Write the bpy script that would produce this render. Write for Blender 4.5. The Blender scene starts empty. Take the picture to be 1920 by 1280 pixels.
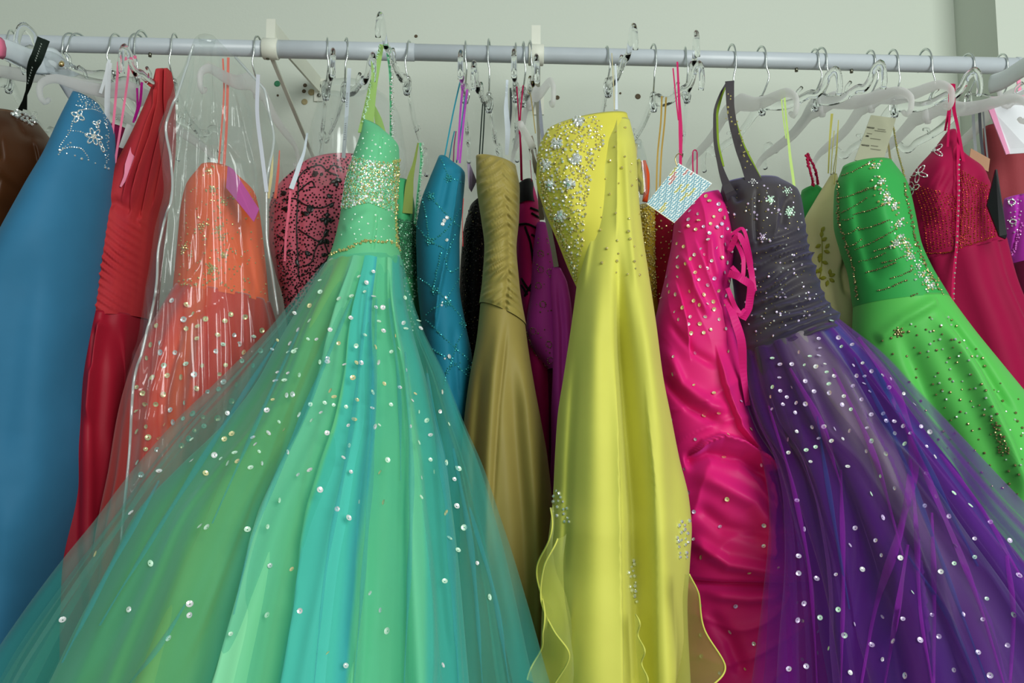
import bpy, math, random
import numpy as np
from mathutils import Vector, Matrix
from mathutils.bvhtree import BVHTree

random.seed(7); RNG = np.random.RandomState(11)
scene = bpy.context.scene
col = scene.collection

# ------------------------------------------------------------------ camera
CAM = np.array([0.0, -1.5, 1.3])
F, PITCH, YAW = 1646.0, math.radians(6.0), math.radians(1.0)
fw = np.array([math.sin(YAW)*math.cos(PITCH), math.cos(YAW)*math.cos(PITCH), math.sin(PITCH)])
rt = np.array([math.cos(YAW), -math.sin(YAW), 0.0])
up = np.cross(rt, fw)
cd = bpy.data.cameras.new('camera'); cam = bpy.data.objects.new('camera', cd); col.objects.link(cam)
cd.sensor_width = 36.0; cd.lens = F/1920*36.0; cd.clip_start = 0.02
cam.matrix_world = Matrix(((rt[0], up[0], -fw[0], CAM[0]), (rt[1], up[1], -fw[1], CAM[1]), (rt[2], up[2], -fw[2], CAM[2]), (0, 0, 0, 1)))
scene.camera = cam

# ------------------------------------------------------------------ light
w = bpy.data.worlds.new('World'); scene.world = w; w.use_nodes = True
bg = w.node_tree.nodes['Background']; bg.inputs[0].default_value = (0.90, 1.0, 0.95, 1); bg.inputs[1].default_value = 0.27
def area(name, loc, target, sx, sy, power, color):
    l = bpy.data.lights.new(name, 'AREA'); l.shape = 'RECTANGLE'; l.size = sx; l.size_y = sy; l.energy = power; l.color = color
    o = bpy.data.objects.new(name, l); col.objects.link(o); o.location = loc
    o.rotation_euler = (Vector(target)-Vector(loc)).to_track_quat('-Z', 'Y').to_euler(); return o
area('window_and_fill_light', (1.22, -2.55, 2.1), (0.22, 0, 1.5), 1.3, 1.8, 61, (0.97, 1.0, 0.97))  # the shop window, behind the camera on the right
area('window_and_fill_light', (-1.5, -3.9, 2.2), (0, 0, 1.5), .9, 1.7, 10, (0.95, 1.0, 0.98))  # weak fill lamp added at left front to brighten the dresses, not a window
vs = scene.view_settings
vs.view_transform = 'Standard'; vs.look = 'None'; vs.gamma = 1.0; vs.exposure = 0.0; vs.use_curve_mapping = False
scene.cycles.transparent_max_bounces = 32
scene.cycles.max_bounces = 10

# ------------------------------------------------------------------ projection helpers (tracing the layout)
def unproj(px, py, Y):
    px, py, Y = np.broadcast_arrays(np.asarray(px, float), np.asarray(py, float), np.asarray(Y, float))
    d = fw + ((px-960)/F)[..., None]*rt + ((640-py)/F)[..., None]*up
    return CAM + d*((Y-CAM[1])/d[..., 1])[..., None]
def proj(p):
    v = p-CAM; z = v@fw
    return 960+F*(v@rt)/z, 640-F*(v@up)/z
def U(px, py, Y): return Vector(unproj(px, py, Y))

def pchip(x, y, q):
    x = np.asarray(x, float); y = np.asarray(y, float)
    if len(x) == 2:
        t = ((q-x[0])/(x[1]-x[0]))[:, None]; return y[0]*(1-t)+y[1]*t
    h = np.diff(x)[:, None]; dl = np.diff(y, axis=0)/h
    m = np.zeros_like(y); w1 = 2*h[1:]+h[:-1]; w2 = h[1:]+2*h[:-1]
    with np.errstate(divide='ignore', invalid='ignore'):
        hm = (w1+w2)/(w1/dl[:-1]+w2/dl[1:])
    m[1:-1] = np.where(dl[:-1]*dl[1:] > 0, hm, 0); m[0] = dl[0]; m[-1] = dl[-1]
    i = np.clip(np.searchsorted(x, q)-1, 0, len(x)-2); hh = h[i]; t = ((q-x[i])[:, None])/hh
    return (2*t**3-3*t**2+1)*y[i]+(t**3-2*t**2+t)*hh*m[i]+(-2*t**3+3*t**2)*y[i+1]+(t**3-t**2)*hh*m[i+1]

def sst(a, b, x):
    t = np.clip((x-a)/(b-a), 0, 1); return t*t*(3-2*t)

def nz(x, y, seed, n=7):
    r = np.random.RandomState(seed); o = np.zeros_like(x)
    for k in range(n):
        a = r.uniform(0, 6.28); f = r.uniform(.6, 2.2); o += np.sin(f*(x*np.cos(a)+y*np.sin(a))+r.uniform(0, 6.28)+.8*np.sin(f*.7*(y*np.cos(a)-x*np.sin(a))))
    return o/n*1.6

# ------------------------------------------------------------------ materials
def s2l(c): c /= 255.0; return c/12.92 if c <= .04045 else ((c+.055)/1.055)**2.4
def C(h, g=1.0):
    h = h.lstrip('#'); return tuple(min(1.0, s2l(int(h[i:i+2], 16))*g) for i in (0, 2, 4))+(1.0,)
G = 1.22     # albedo of a cloth against its tone in the photo
def newmat(name):
    m = bpy.data.materials.new(name); m.use_nodes = True; nt = m.node_tree
    return m, nt, nt.nodes['Principled BSDF'], nt.nodes['Material Output']
def N(nt, typ, **kw):
    n = nt.nodes.new(typ)
    for k, v in kw.items():
        if k.startswith('i_'): n.inputs[k[2:].replace('_', ' ')].default_value = v
        else: setattr(n, k, v)
    return n
def cloth(name, h, rough=.6, sheen=.25, tint=None, bump=.25, scale=(60, 60, 60), h2=None, var=14.0, spec=.35, streak=None, g=None):
    g = g or G
    m, nt, p, out = newmat(name); L = nt.links
    tc = N(nt, 'ShaderNodeTexCoord'); mp = N(nt, 'ShaderNodeMapping'); mp.inputs['Scale'].default_value = scale
    L.new(tc.outputs['Object'], mp.inputs[0])
    n1 = N(nt, 'ShaderNodeTexNoise', i_Scale=1.0, i_Detail=6.0, i_Roughness=.6); L.new(mp.outputs[0], n1.inputs['Vector'])
    n2 = N(nt, 'ShaderNodeTexNoise', i_Scale=var, i_Detail=3.0); mp2 = N(nt, 'ShaderNodeMapping'); mp2.inputs['Scale'].default_value = streak or (1, 1, 1); L.new(tc.outputs['Object'], mp2.inputs[0]); L.new(mp2.outputs[0], n2.inputs['Vector'])
    mx = N(nt, 'ShaderNodeMix', data_type='RGBA'); L.new(n2.outputs[0], mx.inputs[0])
    c = C(h, g); c2 = C(h2, g) if h2 else tuple(x*.86 for x in c[:3])+(1,)
    mx.inputs[6].default_value = c2; mx.inputs[7].default_value = c if h2 else tuple(min(1, x*1.1) for x in c[:3])+(1,)
    L.new(mx.outputs[2], p.inputs['Base Color'])
    p.inputs['Roughness'].default_value = .18+rough*.85; p.inputs['Sheen Weight'].default_value = sheen*.6; p.inputs['Sheen Roughness'].default_value = .45
    p.inputs['Sheen Tint'].default_value = C(tint, 1.2) if tint else tuple(min(1, x*1.5+.05) for x in c[:3])+(1,)
    p.inputs['Specular IOR Level'].default_value = spec*.42
    b = N(nt, 'ShaderNodeBump', i_Strength=bump, i_Distance=.002); L.new(n1.outputs[0], b.inputs['Height']); L.new(b.outputs[0], p.inputs['Normal'])
    return m
def sheer(name, h, alpha, rough=.6, g=1.22, h2=None, trans=.5):
    """see-through tulle / organza: part of the light passes straight between the threads"""
    m, nt, p, out = newmat(name); L = nt.links
    tc = N(nt, 'ShaderNodeTexCoord')
    n = N(nt, 'ShaderNodeTexNoise', i_Scale=9.0, i_Detail=3.0); L.new(tc.outputs['Object'], n.inputs['Vector'])
    mx = N(nt, 'ShaderNodeMix', data_type='RGBA'); L.new(n.outputs[0], mx.inputs[0])
    mx.inputs[6].default_value = C(h, g); mx.inputs[7].default_value = C(h2 or h, g)
    L.new(mx.outputs[2], p.inputs['Base Color']); p.inputs['Roughness'].default_value = rough; p.inputs['Specular IOR Level'].default_value = .2
    p.inputs['Sheen Weight'].default_value = .4
    t = N(nt, 'ShaderNodeBsdfTranslucent'); L.new(mx.outputs[2], t.inputs[0])
    m1 = N(nt, 'ShaderNodeMixShader'); m1.inputs[0].default_value = trans; L.new(p.outputs[0], m1.inputs[1]); L.new(t.outputs[0], m1.inputs[2])
    tr = N(nt, 'ShaderNodeBsdfTransparent')
    m2 = N(nt, 'ShaderNodeMixShader'); m2.inputs[0].default_value = alpha; L.new(tr.outputs[0], m2.inputs[1]); L.new(m1.outputs[0], m2.inputs[2])
    L.new(m2.outputs[0], out.inputs[0]); return m
def ramp_cloth(name, stops, rough=.65, sheen=.3, g=G, axis=0, warp=.03, interp='EASE', freq=6.0, low=None):
    """cloth whose dyed panels follow the UV of the garment"""
    m, nt, p, out = newmat(name); L = nt.links
    uv = N(nt, 'ShaderNodeUVMap'); sp = N(nt, 'ShaderNodeSeparateXYZ'); L.new(uv.outputs[0], sp.inputs[0])
    n = N(nt, 'ShaderNodeTexNoise', i_Scale=freq, i_Detail=2.0); tc = N(nt, 'ShaderNodeTexCoord'); L.new(tc.outputs['Object'], n.inputs['Vector'])
    ma = N(nt, 'ShaderNodeMath', operation='MULTIPLY_ADD'); L.new(n.outputs[0], ma.inputs[0]); ma.inputs[1].default_value = warp*2; ma.inputs[2].default_value = -warp
    ad = N(nt, 'ShaderNodeMath', operation='ADD'); L.new(sp.outputs[axis], ad.inputs[0]); L.new(ma.outputs[0], ad.inputs[1])
    r = N(nt, 'ShaderNodeValToRGB'); L.new(ad.outputs[0], r.inputs[0]); e = r.color_ramp; e.interpolation = interp
    while len(e.elements) < len(stops): e.elements.new(.5)
    for el, (pos, h) in zip(e.elements, stops): el.position = pos; el.color = C(h, g)
    src = r.outputs[0]
    if low:
        mr = N(nt, 'ShaderNodeMapRange'); L.new(sp.outputs[1], mr.inputs[0]); mr.inputs[1].default_value = low[1]; mr.inputs[2].default_value = low[2]; mr.inputs[3].default_value = low[3]; mr.inputs[4].default_value = 0.0
        ml_ = N(nt, 'ShaderNodeMix', data_type='RGBA'); L.new(mr.outputs[0], ml_.inputs[0]); L.new(src, ml_.inputs[6]); ml_.inputs[7].default_value = C(low[0], g); src = ml_.outputs[2]
    L.new(src, p.inputs['Base Color']); p.inputs['Roughness'].default_value = rough; p.inputs['Sheen Weight'].default_value = sheen
    p.inputs['Specular IOR Level'].default_value = .12
    return m
def plain(name, h, rough=.4, metal=0.0, g=1.3, spec=.5, film=0):
    m, nt, p, out = newmat(name)
    tc = N(nt, 'ShaderNodeTexCoord'); n = N(nt, 'ShaderNodeTexNoise', i_Scale=30.0, i_Detail=2.0); nt.links.new(tc.outputs['Object'], n.inputs['Vector'])
    mx = N(nt, 'ShaderNodeMix', data_type='RGBA'); nt.links.new(n.outputs[0], mx.inputs[0]); c = C(h, g)
    mx.inputs[6].default_value = tuple(x*.93 for x in c[:3])+(1,); mx.inputs[7].default_value = tuple(min(1, x*1.05) for x in c[:3])+(1,)
    nt.links.new(mx.outputs[2], p.inputs['Base Color'])
    p.inputs['Roughness'].default_value = rough; p.inputs['Metallic'].default_value = metal; p.inputs['Specular IOR Level'].default_value = spec
    if film: p.inputs['Thin Film Thickness'].default_value = film; p.inputs['Thin Film IOR'].default_value = 1.5
    return m
def clear_plastic(name, alpha, tint='#f8fbfa', rough=.06, film=0, gloss=.1, body='#dfe6e4'):
    """clear film or acrylic: mostly passes light, a share reflects, a little is milky"""
    m, nt, p, out = newmat(name); L = nt.links
    tr = N(nt, 'ShaderNodeBsdfTransparent'); tr.inputs[0].default_value = C(tint, 1)
    p.inputs['Base Color'].default_value = C(body, 1.1); p.inputs['Roughness'].default_value = max(rough, .12); p.inputs['Specular IOR Level'].default_value = .8
    gl = N(nt, 'ShaderNodeBsdfPrincipled'); gl.inputs['Base Color'].default_value = (.9, .92, .92, 1); gl.inputs['Metallic'].default_value = 1.0; gl.inputs['Roughness'].default_value = rough
    if film: gl.inputs['Thin Film Thickness'].default_value = film; gl.inputs['Thin Film IOR'].default_value = 1.8
    a = N(nt, 'ShaderNodeMixShader'); a.inputs[0].default_value = gloss; L.new(tr.outputs[0], a.inputs[1]); L.new(gl.outputs[0], a.inputs[2])
    b = N(nt, 'ShaderNodeMixShader'); b.inputs[0].default_value = alpha; L.new(a.outputs[0], b.inputs[1]); L.new(p.outputs[0], b.inputs[2])
    L.new(b.outputs[0], out.inputs[0]); return m
def glass(name, h, rough, ior, tw=1.0):
    m, nt, p, out = newmat(name); p.inputs['Base Color'].default_value = C(h, 1); p.inputs['Roughness'].default_value = rough
    p.inputs['IOR'].default_value = ior; p.inputs['Transmission Weight'].default_value = tw; return m

M = {}
M['steel'] = plain('steel_wire', '#c8cfcc', .22, 1.0)
M['brass'] = plain('brass_wire', '#c9b27c', .25, 1.0)
M['clear'] = glass('clear_acrylic', '#fbfdfd', .04, 1.22)
M['frost'] = sheer('frosted_plastic', '#e6edf0', .62, rough=.3, g=1.3, trans=.65)
M['white_pl'] = plain('white_plastic', '#d6dde0', .35)
M['rail'] = plain('white_enamel', '#a9b1b6', .32)
M['bracket'] = plain('painted_bracket', '#c2c5b8', .5)
SEQ = [plain('sequin_silver', '#dfe6e2', .22, .45, film=420), plain('sequin_pearl', '#bfe0c8', .3, .25, film=350), plain('sequin_gold', '#d9d3a0', .25, .45), plain('sequin_violet', '#cfc0e0', .25, .45, film=520)]
M['crystal'] = plain('crystal_silver', '#d9deda', .15, .7); M['crystal_gold'] = plain('crystal_gold', '#c2b878', .2, .6)
M['bead_dark'] = plain('bead_dark', '#6a6a5c', .2, .9); M['bead_bronze'] = plain('bead_bronze', '#8d835a', .22, .75)

# ------------------------------------------------------------------ object helpers
BASE = {}
def empty(name, loc, label, cat, group=None, rz=0):
    o = bpy.data.objects.new(name, None); col.objects.link(o); o.location = loc; o.rotation_euler = (0, 0, rz); o.empty_display_size = .05
    o['label'] = label; o['category'] = cat
    if group: o['group'] = group
    BASE[o.name] = np.array(loc, float); return o
def base_of(parent):
    b = np.zeros(3)
    while parent is not None:
        b = b+BASE.get(parent.name, 0); parent = parent.parent
    return b
def mk(name, verts, faces, mat, parent=None, uv=None, smooth=True, kind=None, label=None):
    v = np.asarray(verts, np.float32)
    if parent is not None: v = v-base_of(parent)
    me = bpy.data.meshes.new(name); me.from_pydata(v.tolist(), [], faces if isinstance(faces, list) else faces.tolist())
    if uv is not None:
        ul = me.uv_layers.new(name='UVMap'); idx = np.empty(len(me.loops), np.int32); me.loops.foreach_get('vertex_index', idx)
        ul.data.foreach_set('uv', np.asarray(uv, np.float32)[idx].ravel())
    if smooth: me.polygons.foreach_set('use_smooth', np.ones(len(me.polygons), bool))
    me.materials.append(mat); me.update()
    o = bpy.data.objects.new(name, me); col.objects.link(o); o.parent = parent
    if kind: o['kind'] = kind
    if label: o['label'] = label
    return o
def tag(o, label, cat, group=None, kind=None):
    o['label'] = label; o['category'] = cat
    if group: o['group'] = group
    if kind: o['kind'] = kind
    return o
def box(cx, cy, cz, sx, sy, sz):
    x, y, z = sx/2, sy/2, sz/2
    v = [(cx+a*x, cy+b*y, cz+c*z) for a in (-1, 1) for b in (-1, 1) for c in (-1, 1)]
    return v, [(0, 1, 3, 2), (4, 6, 7, 5), (0, 4, 5, 1), (2, 3, 7, 6), (0, 2, 6, 4), (1, 5, 7, 3)]
def join(parts):
    V, Fc = [], []
    for v, f in parts:
        n = len(V); V += [tuple(p) for p in v]; Fc += [tuple(i+n for i in q) for q in f]
    return V, Fc
def spline(pts, n):
    pts = np.asarray(pts, float); d = np.r_[0, np.cumsum(np.linalg.norm(np.diff(pts, axis=0), axis=1)+1e-9)]
    return pchip(d, pts, np.linspace(0, d[-1], n))
def sweep(pts, rad, sec=8, hint=(1, 0, 0), flat=None, caps=True):
    """tube or flat band along pts; rad scalar/array, flat = (half width array, half thickness)"""
    p = np.asarray(pts, float); n = len(p); t = np.gradient(p, axis=0); t /= np.linalg.norm(t, axis=1)[:, None]+1e-12
    hint = np.broadcast_to(np.asarray(hint, float), (n, 3))
    s = hint-(hint*t).sum(1)[:, None]*t; s /= np.linalg.norm(s, axis=1)[:, None]+1e-9; b = np.cross(t, s)
    if flat is not None:
        a = np.broadcast_to(flat[0], (n,)); c = np.broadcast_to(flat[1], (n,))
    else:
        a = c = np.broadcast_to(rad, (n,))
    th = np.arange(sec)/sec*2*math.pi+(math.pi/sec if sec == 4 else 0); k = 1.414 if sec == 4 else 1
    V = p[:, None]+s[:, None]*(a[:, None]*np.cos(th)*k)[..., None]+b[:, None]*(c[:, None]*np.sin(th)*k)[..., None]
    Fc = []
    for i in range(n-1):
        for j in range(sec):
            jj = (j+1) % sec; Fc.append((i*sec+j, i*sec+jj, (i+1)*sec+jj, (i+1)*sec+j))
    if caps: Fc += [tuple(range(sec))[::-1], tuple((n-1)*sec+j for j in range(sec))]
    return V.reshape(-1, 3).tolist(), Fc
def ribbon(name, path, width, mat, parent, n=24, twist=0.0, thick=.0007, label=None, facing=None, wob=0.0):
    """flat ribbon through traced points (px, py, depth); width in metres (scalar or start/end list)"""
    P = spline(np.array([unproj(*q) for q in path]), n)
    view = P-CAM; view /= np.linalg.norm(view, axis=1)[:, None]; t = np.gradient(P, axis=0); t /= np.linalg.norm(t, axis=1)[:, None]+1e-9
    s = np.cross(t, view); s /= np.linalg.norm(s, axis=1)[:, None]+1e-9; nn = np.cross(s, t)
    an = np.linspace(0, 1, n)*twist+wob*np.sin(np.linspace(0, 9, n)); s = s*np.cos(an)[:, None]+nn*np.sin(an)[:, None]
    wd = np.interp(np.linspace(0, 1, n), np.linspace(0, 1, len(np.atleast_1d(width))), np.atleast_1d(width))/2
    V, Fc = sweep(P, 0, 4, s, flat=(wd*.7, thick)); return mk(name, V, Fc, mat, parent, smooth=False, label=label)

class Surf: pass
def polydist(px, py, pts):
    pts = np.asarray(pts, float); best = np.full(px.shape, 1e9); sd = np.zeros(px.shape); tt = np.zeros(px.shape)
    L = np.linalg.norm(np.diff(pts, axis=0), axis=1); cum = np.r_[0, np.cumsum(L)]
    for i in range(len(pts)-1):
        a, b = pts[i], pts[i+1]; d = b-a; t = ((px-a[0])*d[0]+(py-a[1])*d[1])/(L[i]**2); tc = np.clip(t, 0, 1)
        ox, oy = px-a[0]-tc*d[0], py-a[1]-tc*d[1]; ds = np.hypot(ox, oy); cr = ((px-a[0])*d[1]-(py-a[1])*d[0])
        m = ds < best; best = np.where(m, ds, best); sd = np.where(m, np.where(cr >= 0, ds, -ds), sd); tt = np.where(m, (cum[i]+tc*L[i])/cum[-1], tt)
    return sd, tt
def fold_field(px, py, folds):
    o = np.zeros_like(px)
    for f in folds:
        pts, wd, amp, kind = f[:4]; fade = f[4] if len(f) > 4 else (.25, .2)
        d, t = polydist(px, py, pts); wloc = wd if np.isscalar(wd) else wd[0]+(wd[1]-wd[0])*t
        tap = np.ones_like(t)
        if fade[0] > 0: tap = tap*sst(0, fade[0], t)
        if fade[1] > 0: tap = tap*(1-sst(1-fade[1], 1, t))
        if kind == 'r': q = np.exp(-(d/wloc)**2)
        elif kind == 'v': q = -np.exp(-(d/wloc)**2)
        elif kind == 's': q = np.where(d < 0, np.exp(d/(wloc*1.6)), np.exp(-(d/(wloc*.22))**2))      # overlap edge to the right
        elif kind == 'S': q = np.where(d > 0, np.exp(-d/(wloc*1.6)), np.exp(-(d/(wloc*.22))**2))     # overlap edge to the left
        o += amp*tap*q
    return o
def loft(name, rings, mat, parent, nu=150, dv=5, folds=(), pleat=None, disp=None, wr=.0015, wf=26, seed=1, hem=.45, ex=2.0, frontshare=.68, kind=None, label=None, lip=True, bfront=1.0, tf=()):
    R = np.array(rings, float); t = (R[:, 1]+R[:, 3])/2; rows = np.linspace(t[0], t[-1], max(8, int((t[-1]-t[0])/dv)))
    q = pchip(t, R, rows); xl, yl, xr, yr, Y, b = q.T; b = np.maximum(b, .004)
    Lx = unproj(xl, yl, Y)[:, 0]; Rx = unproj(xr, yr, Y)[:, 0]
    Lz = unproj(xl, yl, Y-.6*b)[:, 2]; Rz = unproj(xr, yr, Y-.6*b)[:, 2]
    nf = int(nu*frontshare); ph = np.r_[np.linspace(math.pi, 2*math.pi, nf, endpoint=False), np.linspace(0, math.pi, nu-nf, endpoint=False)]
    cs, sn = np.cos(ph), np.sin(ph)
    if ex != 2.0: cs = np.sign(cs)*np.abs(cs)**(2/ex); sn = np.sign(sn)*np.abs(sn)**(2/ex)
    cx, cz, ax, az = (Lx+Rx)/2, (Lz+Rz)/2, (Rx-Lx)/2, (Rz-Lz)/2
    P = np.empty((len(rows), nu, 3))
    P[..., 0] = cx[:, None]+ax[:, None]*cs; P[..., 2] = cz[:, None]+az[:, None]*cs; P[..., 1] = Y[:, None]+b[:, None]*sn*np.where(sn < 0, bfront, 1)
    nx = cs[None]/np.maximum(ax[:, None], .01); ny = sn[None]/b[:, None]; l = np.hypot(nx, ny)+1e-9; nx, ny = nx/l, ny/l
    v = (rows-rows[0])/(rows[-1]-rows[0]); vv = np.broadcast_to(v[:, None], P.shape[:2])
    px, py = proj(P); tt = np.broadcast_to((1+np.cos(ph))/2, P.shape[:2]); fr = sst(-.15, .35, -np.broadcast_to(np.sin(ph), P.shape[:2]))
    if pleat:
        n, a0, a1, sharp = pleat; ang = np.broadcast_to(ph, P.shape[:2])
        wph = ang*n+1.1*nz(ang*2, vv*2, seed+5)+.8*np.sin(3*ang+seed)
        wv = np.sin(wph); wv = np.sign(wv)*np.abs(wv)**sharp
        amp = (a0+(a1-a0)*vv)*(.65+.5*nz(ang*1.5, vv*3, seed+9)); o = wv*amp
        P[..., 0] += nx*o; P[..., 1] += ny*o
    if wr:
        o = wr*nz(P[..., 0]*wf+P[..., 1]*wf*.7, P[..., 2]*wf, seed); P[..., 0] += nx*o; P[..., 1] += ny*o
    if folds:
        P[..., 1] -= fr*fold_field(px, py, folds)
    for t0, wd, amp, kd in tf:
        dd = tt-t0; dd = dd+.012*np.sin(vv*7+t0*40)
        if kd == 'r': qq = np.exp(-(dd/wd)**2)
        elif kd == 'v': qq = -np.exp(-(dd/wd)**2)
        elif kd == 's': qq = np.where(dd < 0, np.exp(dd/(wd*1.6)), np.exp(-(dd/(wd*.15))**2))
        else: qq = np.where(dd > 0, np.exp(-dd/(wd*1.6)), np.exp(-(dd/(wd*.15))**2))
        P[..., 1] -= fr*amp*(.3+.7*vv)*qq*sst(0, .12, vv)
    if disp is not None:
        P[..., 1] -= sst(.05, .65, -np.broadcast_to(np.sin(ph), P.shape[:2]))*disp(px, py, tt, vv)
    if lip:
        c = P[0].mean(0); r0 = c+(P[0]-c)*.9; r0[:, 2] -= .012; P = np.concatenate([r0[None], P])
    if hem is not None and P[-1, :, 2].mean() > hem+.05:
        last = P[-1]; k = 7; e = [last+np.array([0, 0, 1])*((hem-last[:, 2])*(i/k))[:, None] for i in range(1, k+1)]; P = np.concatenate([P, np.array(e)])
    nr = P.shape[0]; V = P.reshape(-1, 3); i, j = np.meshgrid(np.arange(nr-1), np.arange(nu), indexing='ij'); jj = (j+1) % nu
    Fc = np.stack([i*nu+j, i*nu+jj, (i+1)*nu+jj, (i+1)*nu+j], -1).reshape(-1, 4)
    uv = np.stack([np.broadcast_to((1+np.cos(ph))/2, (nr, nu)), np.broadcast_to(np.linspace(1, 0, nr)[:, None], (nr, nu))], -1).reshape(-1, 2)
    s = Surf(); s.obj = mk(name, V, Fc, mat, parent, uv, kind=kind, label=label); s.V = V; s.F = Fc; s._b = None; s.parent = parent
    return s
def hit(s, px, py):
    if s._b is None: s._b = BVHTree.FromPolygons([tuple(p) for p in s.V], s.F.tolist())
    d = fw+(px-960)/F*rt+(640-py)/F*up; d /= np.linalg.norm(d)
    loc, nor, i, dist = s._b.ray_cast(Vector(CAM), Vector(d))
    if loc is None: return None
    if nor.dot(Vector(d)) > 0: nor = -nor
    return loc, nor
ICO_V = None
def ico():
    global ICO_V
    if ICO_V is None:
        g = (1+5**.5)/2; v = np.array([(-1, g, 0), (1, g, 0), (-1, -g, 0), (1, -g, 0), (0, -1, g), (0, 1, g), (0, -1, -g), (0, 1, -g), (g, 0, -1), (g, 0, 1), (-g, 0, -1), (-g, 0, 1)]); v /= np.linalg.norm(v[0])
        f = [(0, 11, 5), (0, 5, 1), (0, 1, 7), (0, 7, 10), (0, 10, 11), (1, 5, 9), (5, 11, 4), (11, 10, 2), (10, 7, 6), (7, 1, 8), (3, 9, 4), (3, 4, 2), (3, 2, 6), (3, 6, 8), (3, 8, 9), (4, 9, 5), (2, 4, 11), (6, 2, 10), (8, 6, 7), (9, 8, 1)]
        ICO_V = (v, f)
    return ICO_V
def beads(name, s, pts, r, mat, jit=.3, flat=1.0, smooth=False, label=None, kind='stuff', parent=None):
    """little beads sewn on the surface: one joined part. pts (px, py[, r scale]); r metres"""
    v0, f0 = ico(); V, Fc = [], []
    for p in pts:
        h = hit(s, p[0], p[1])
        if h is None: continue
        loc, nor = h; rr = r*(p[2] if len(p) > 2 else 1)*random.uniform(1-jit, 1+jit)
        q = nor.to_track_quat('Z', 'Y').to_matrix()@Matrix.Rotation(random.uniform(0, 6.28), 3, 'Z')@Matrix.Rotation(random.gauss(0, .35), 3, 'X')
        A = np.array(q); c = np.array(loc)+np.array(nor)*rr*.5*flat; n = len(V)
        V += (c+(v0*np.array([rr, rr, rr*flat]))@A.T).tolist(); Fc += [(a+n, b+n, d+n) for a, b, d in f0]
    if V: return mk(name, V, Fc, mat, parent or s.obj, smooth=smooth, kind=kind, label=label)
_seqmesh = {}
def seq_mesh(k):
    if k not in _seqmesh:
        n = 12; V, Fc = [], []
        for r, z in ((.22, -.06), (.55, .0), (1, .22)):
            V += [(r*math.cos(a*2*math.pi/n), r*math.sin(a*2*math.pi/n), z) for a in range(n)]
        for ring in range(2):
            for a in range(n): Fc.append((ring*n+a, ring*n+(a+1) % n, (ring+1)*n+(a+1) % n, (ring+1)*n+a))
        me = bpy.data.meshes.new('sequin'); me.from_pydata(V, [], Fc); me.polygons.foreach_set('use_smooth', np.ones(len(Fc), bool)); me.materials.append(SEQ[k]); _seqmesh[k] = me
    return _seqmesh[k]
def sequins(s, pts, r, parent=None, kinds=(0, 0, 1, 2), tilt=.35):
    par = parent or s.obj; b = base_of(par)
    for p in pts:
        h = hit(s, p[0], p[1])
        if h is None: continue
        loc, nor = h; o = bpy.data.objects.new('sequin', seq_mesh(random.choice(kinds))); col.objects.link(o); o.parent = par
        rr = r*(p[2] if len(p) > 2 else random.uniform(.75, 1.15))
        n = (nor+Vector((random.gauss(0, tilt), 0, random.gauss(0, tilt)))).normalized()
        o.location = loc+nor*.0018-Vector(b); o.rotation_mode = 'QUATERNION'; o.rotation_quaternion = n.to_track_quat('Z', 'Y'); o.scale = (rr, rr, rr)
def inpoly(x, y, poly):
    r = False; j = len(poly)-1
    for i in range(len(poly)):
        if (poly[i][1] > y) != (poly[j][1] > y) and x < (poly[j][0]-poly[i][0])*(y-poly[i][1])/(poly[j][1]-poly[i][1])+poly[i][0]: r = not r
        j = i
    return r
def scatter(poly, n, mind=0, weight=None, seed=3):
    rn = random.Random(seed); xs = [p[0] for p in poly]; ys = [p[1] for p in poly]; out = []; tries = 0
    while len(out) < n and tries < n*60:
        tries += 1; x, y = rn.uniform(min(xs), max(xs)), rn.uniform(min(ys), max(ys))
        if not inpoly(x, y, poly): continue
        if weight and rn.random() > weight(x, y): continue
        if mind and any((x-a)**2+(y-b)**2 < mind*mind for a, b in out): continue
        out.append((x, y))
    return out
def chain(pts, step, jit=0.0, dash=None):
    p = np.array(pts, float); d = np.r_[0, np.cumsum(np.hypot(*np.diff(p, axis=0).T))]; n = max(2, int(d[-1]/step)); q = np.linspace(0, d[-1], n)
    if len(p) > 2:
        s_ = pchip(d, p, q)
    else: s_ = np.stack([np.interp(q, d, p[:, 0]), np.interp(q, d, p[:, 1])], 1)
    return [(a+random.uniform(-jit, jit), b+random.uniform(-jit, jit)) for k, (a, b) in enumerate(s_) if not dash or (k % dash[0]) < dash[1]]
def loop(cx, cy, L, W, ang, step):
    t = np.linspace(0, 2*math.pi, max(8, int(2.4*(L+W)/step))); c, s_ = math.cos(ang), math.sin(ang); a, b = L*(1-np.cos(t))/2, W*np.sin(t)*.5
    return [(cx+c*u-s_*v_, cy+s_*u+c*v_) for u, v_ in zip(a, b)]
def flower(cx, cy, r, n=6, a0=0.0): return [(cx, cy, 1.5)]+[(cx+r*math.cos(a0+k*6.283/n), cy+r*math.sin(a0+k*6.283/n), 1.1) for k in range(n)]
def surf_tube(name, s, pts, r, mat, parent=None, step=5, label=None):
    P = []
    for x, y in chain(pts, step):
        h = hit(s, x, y)
        if h: P.append(np.array(h[0])+np.array(h[1])*r*.6)
    if len(P) > 2:
        V, Fc = sweep(P, r, 5, (0, 1, .3)); return V, Fc
    return [], []
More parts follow.
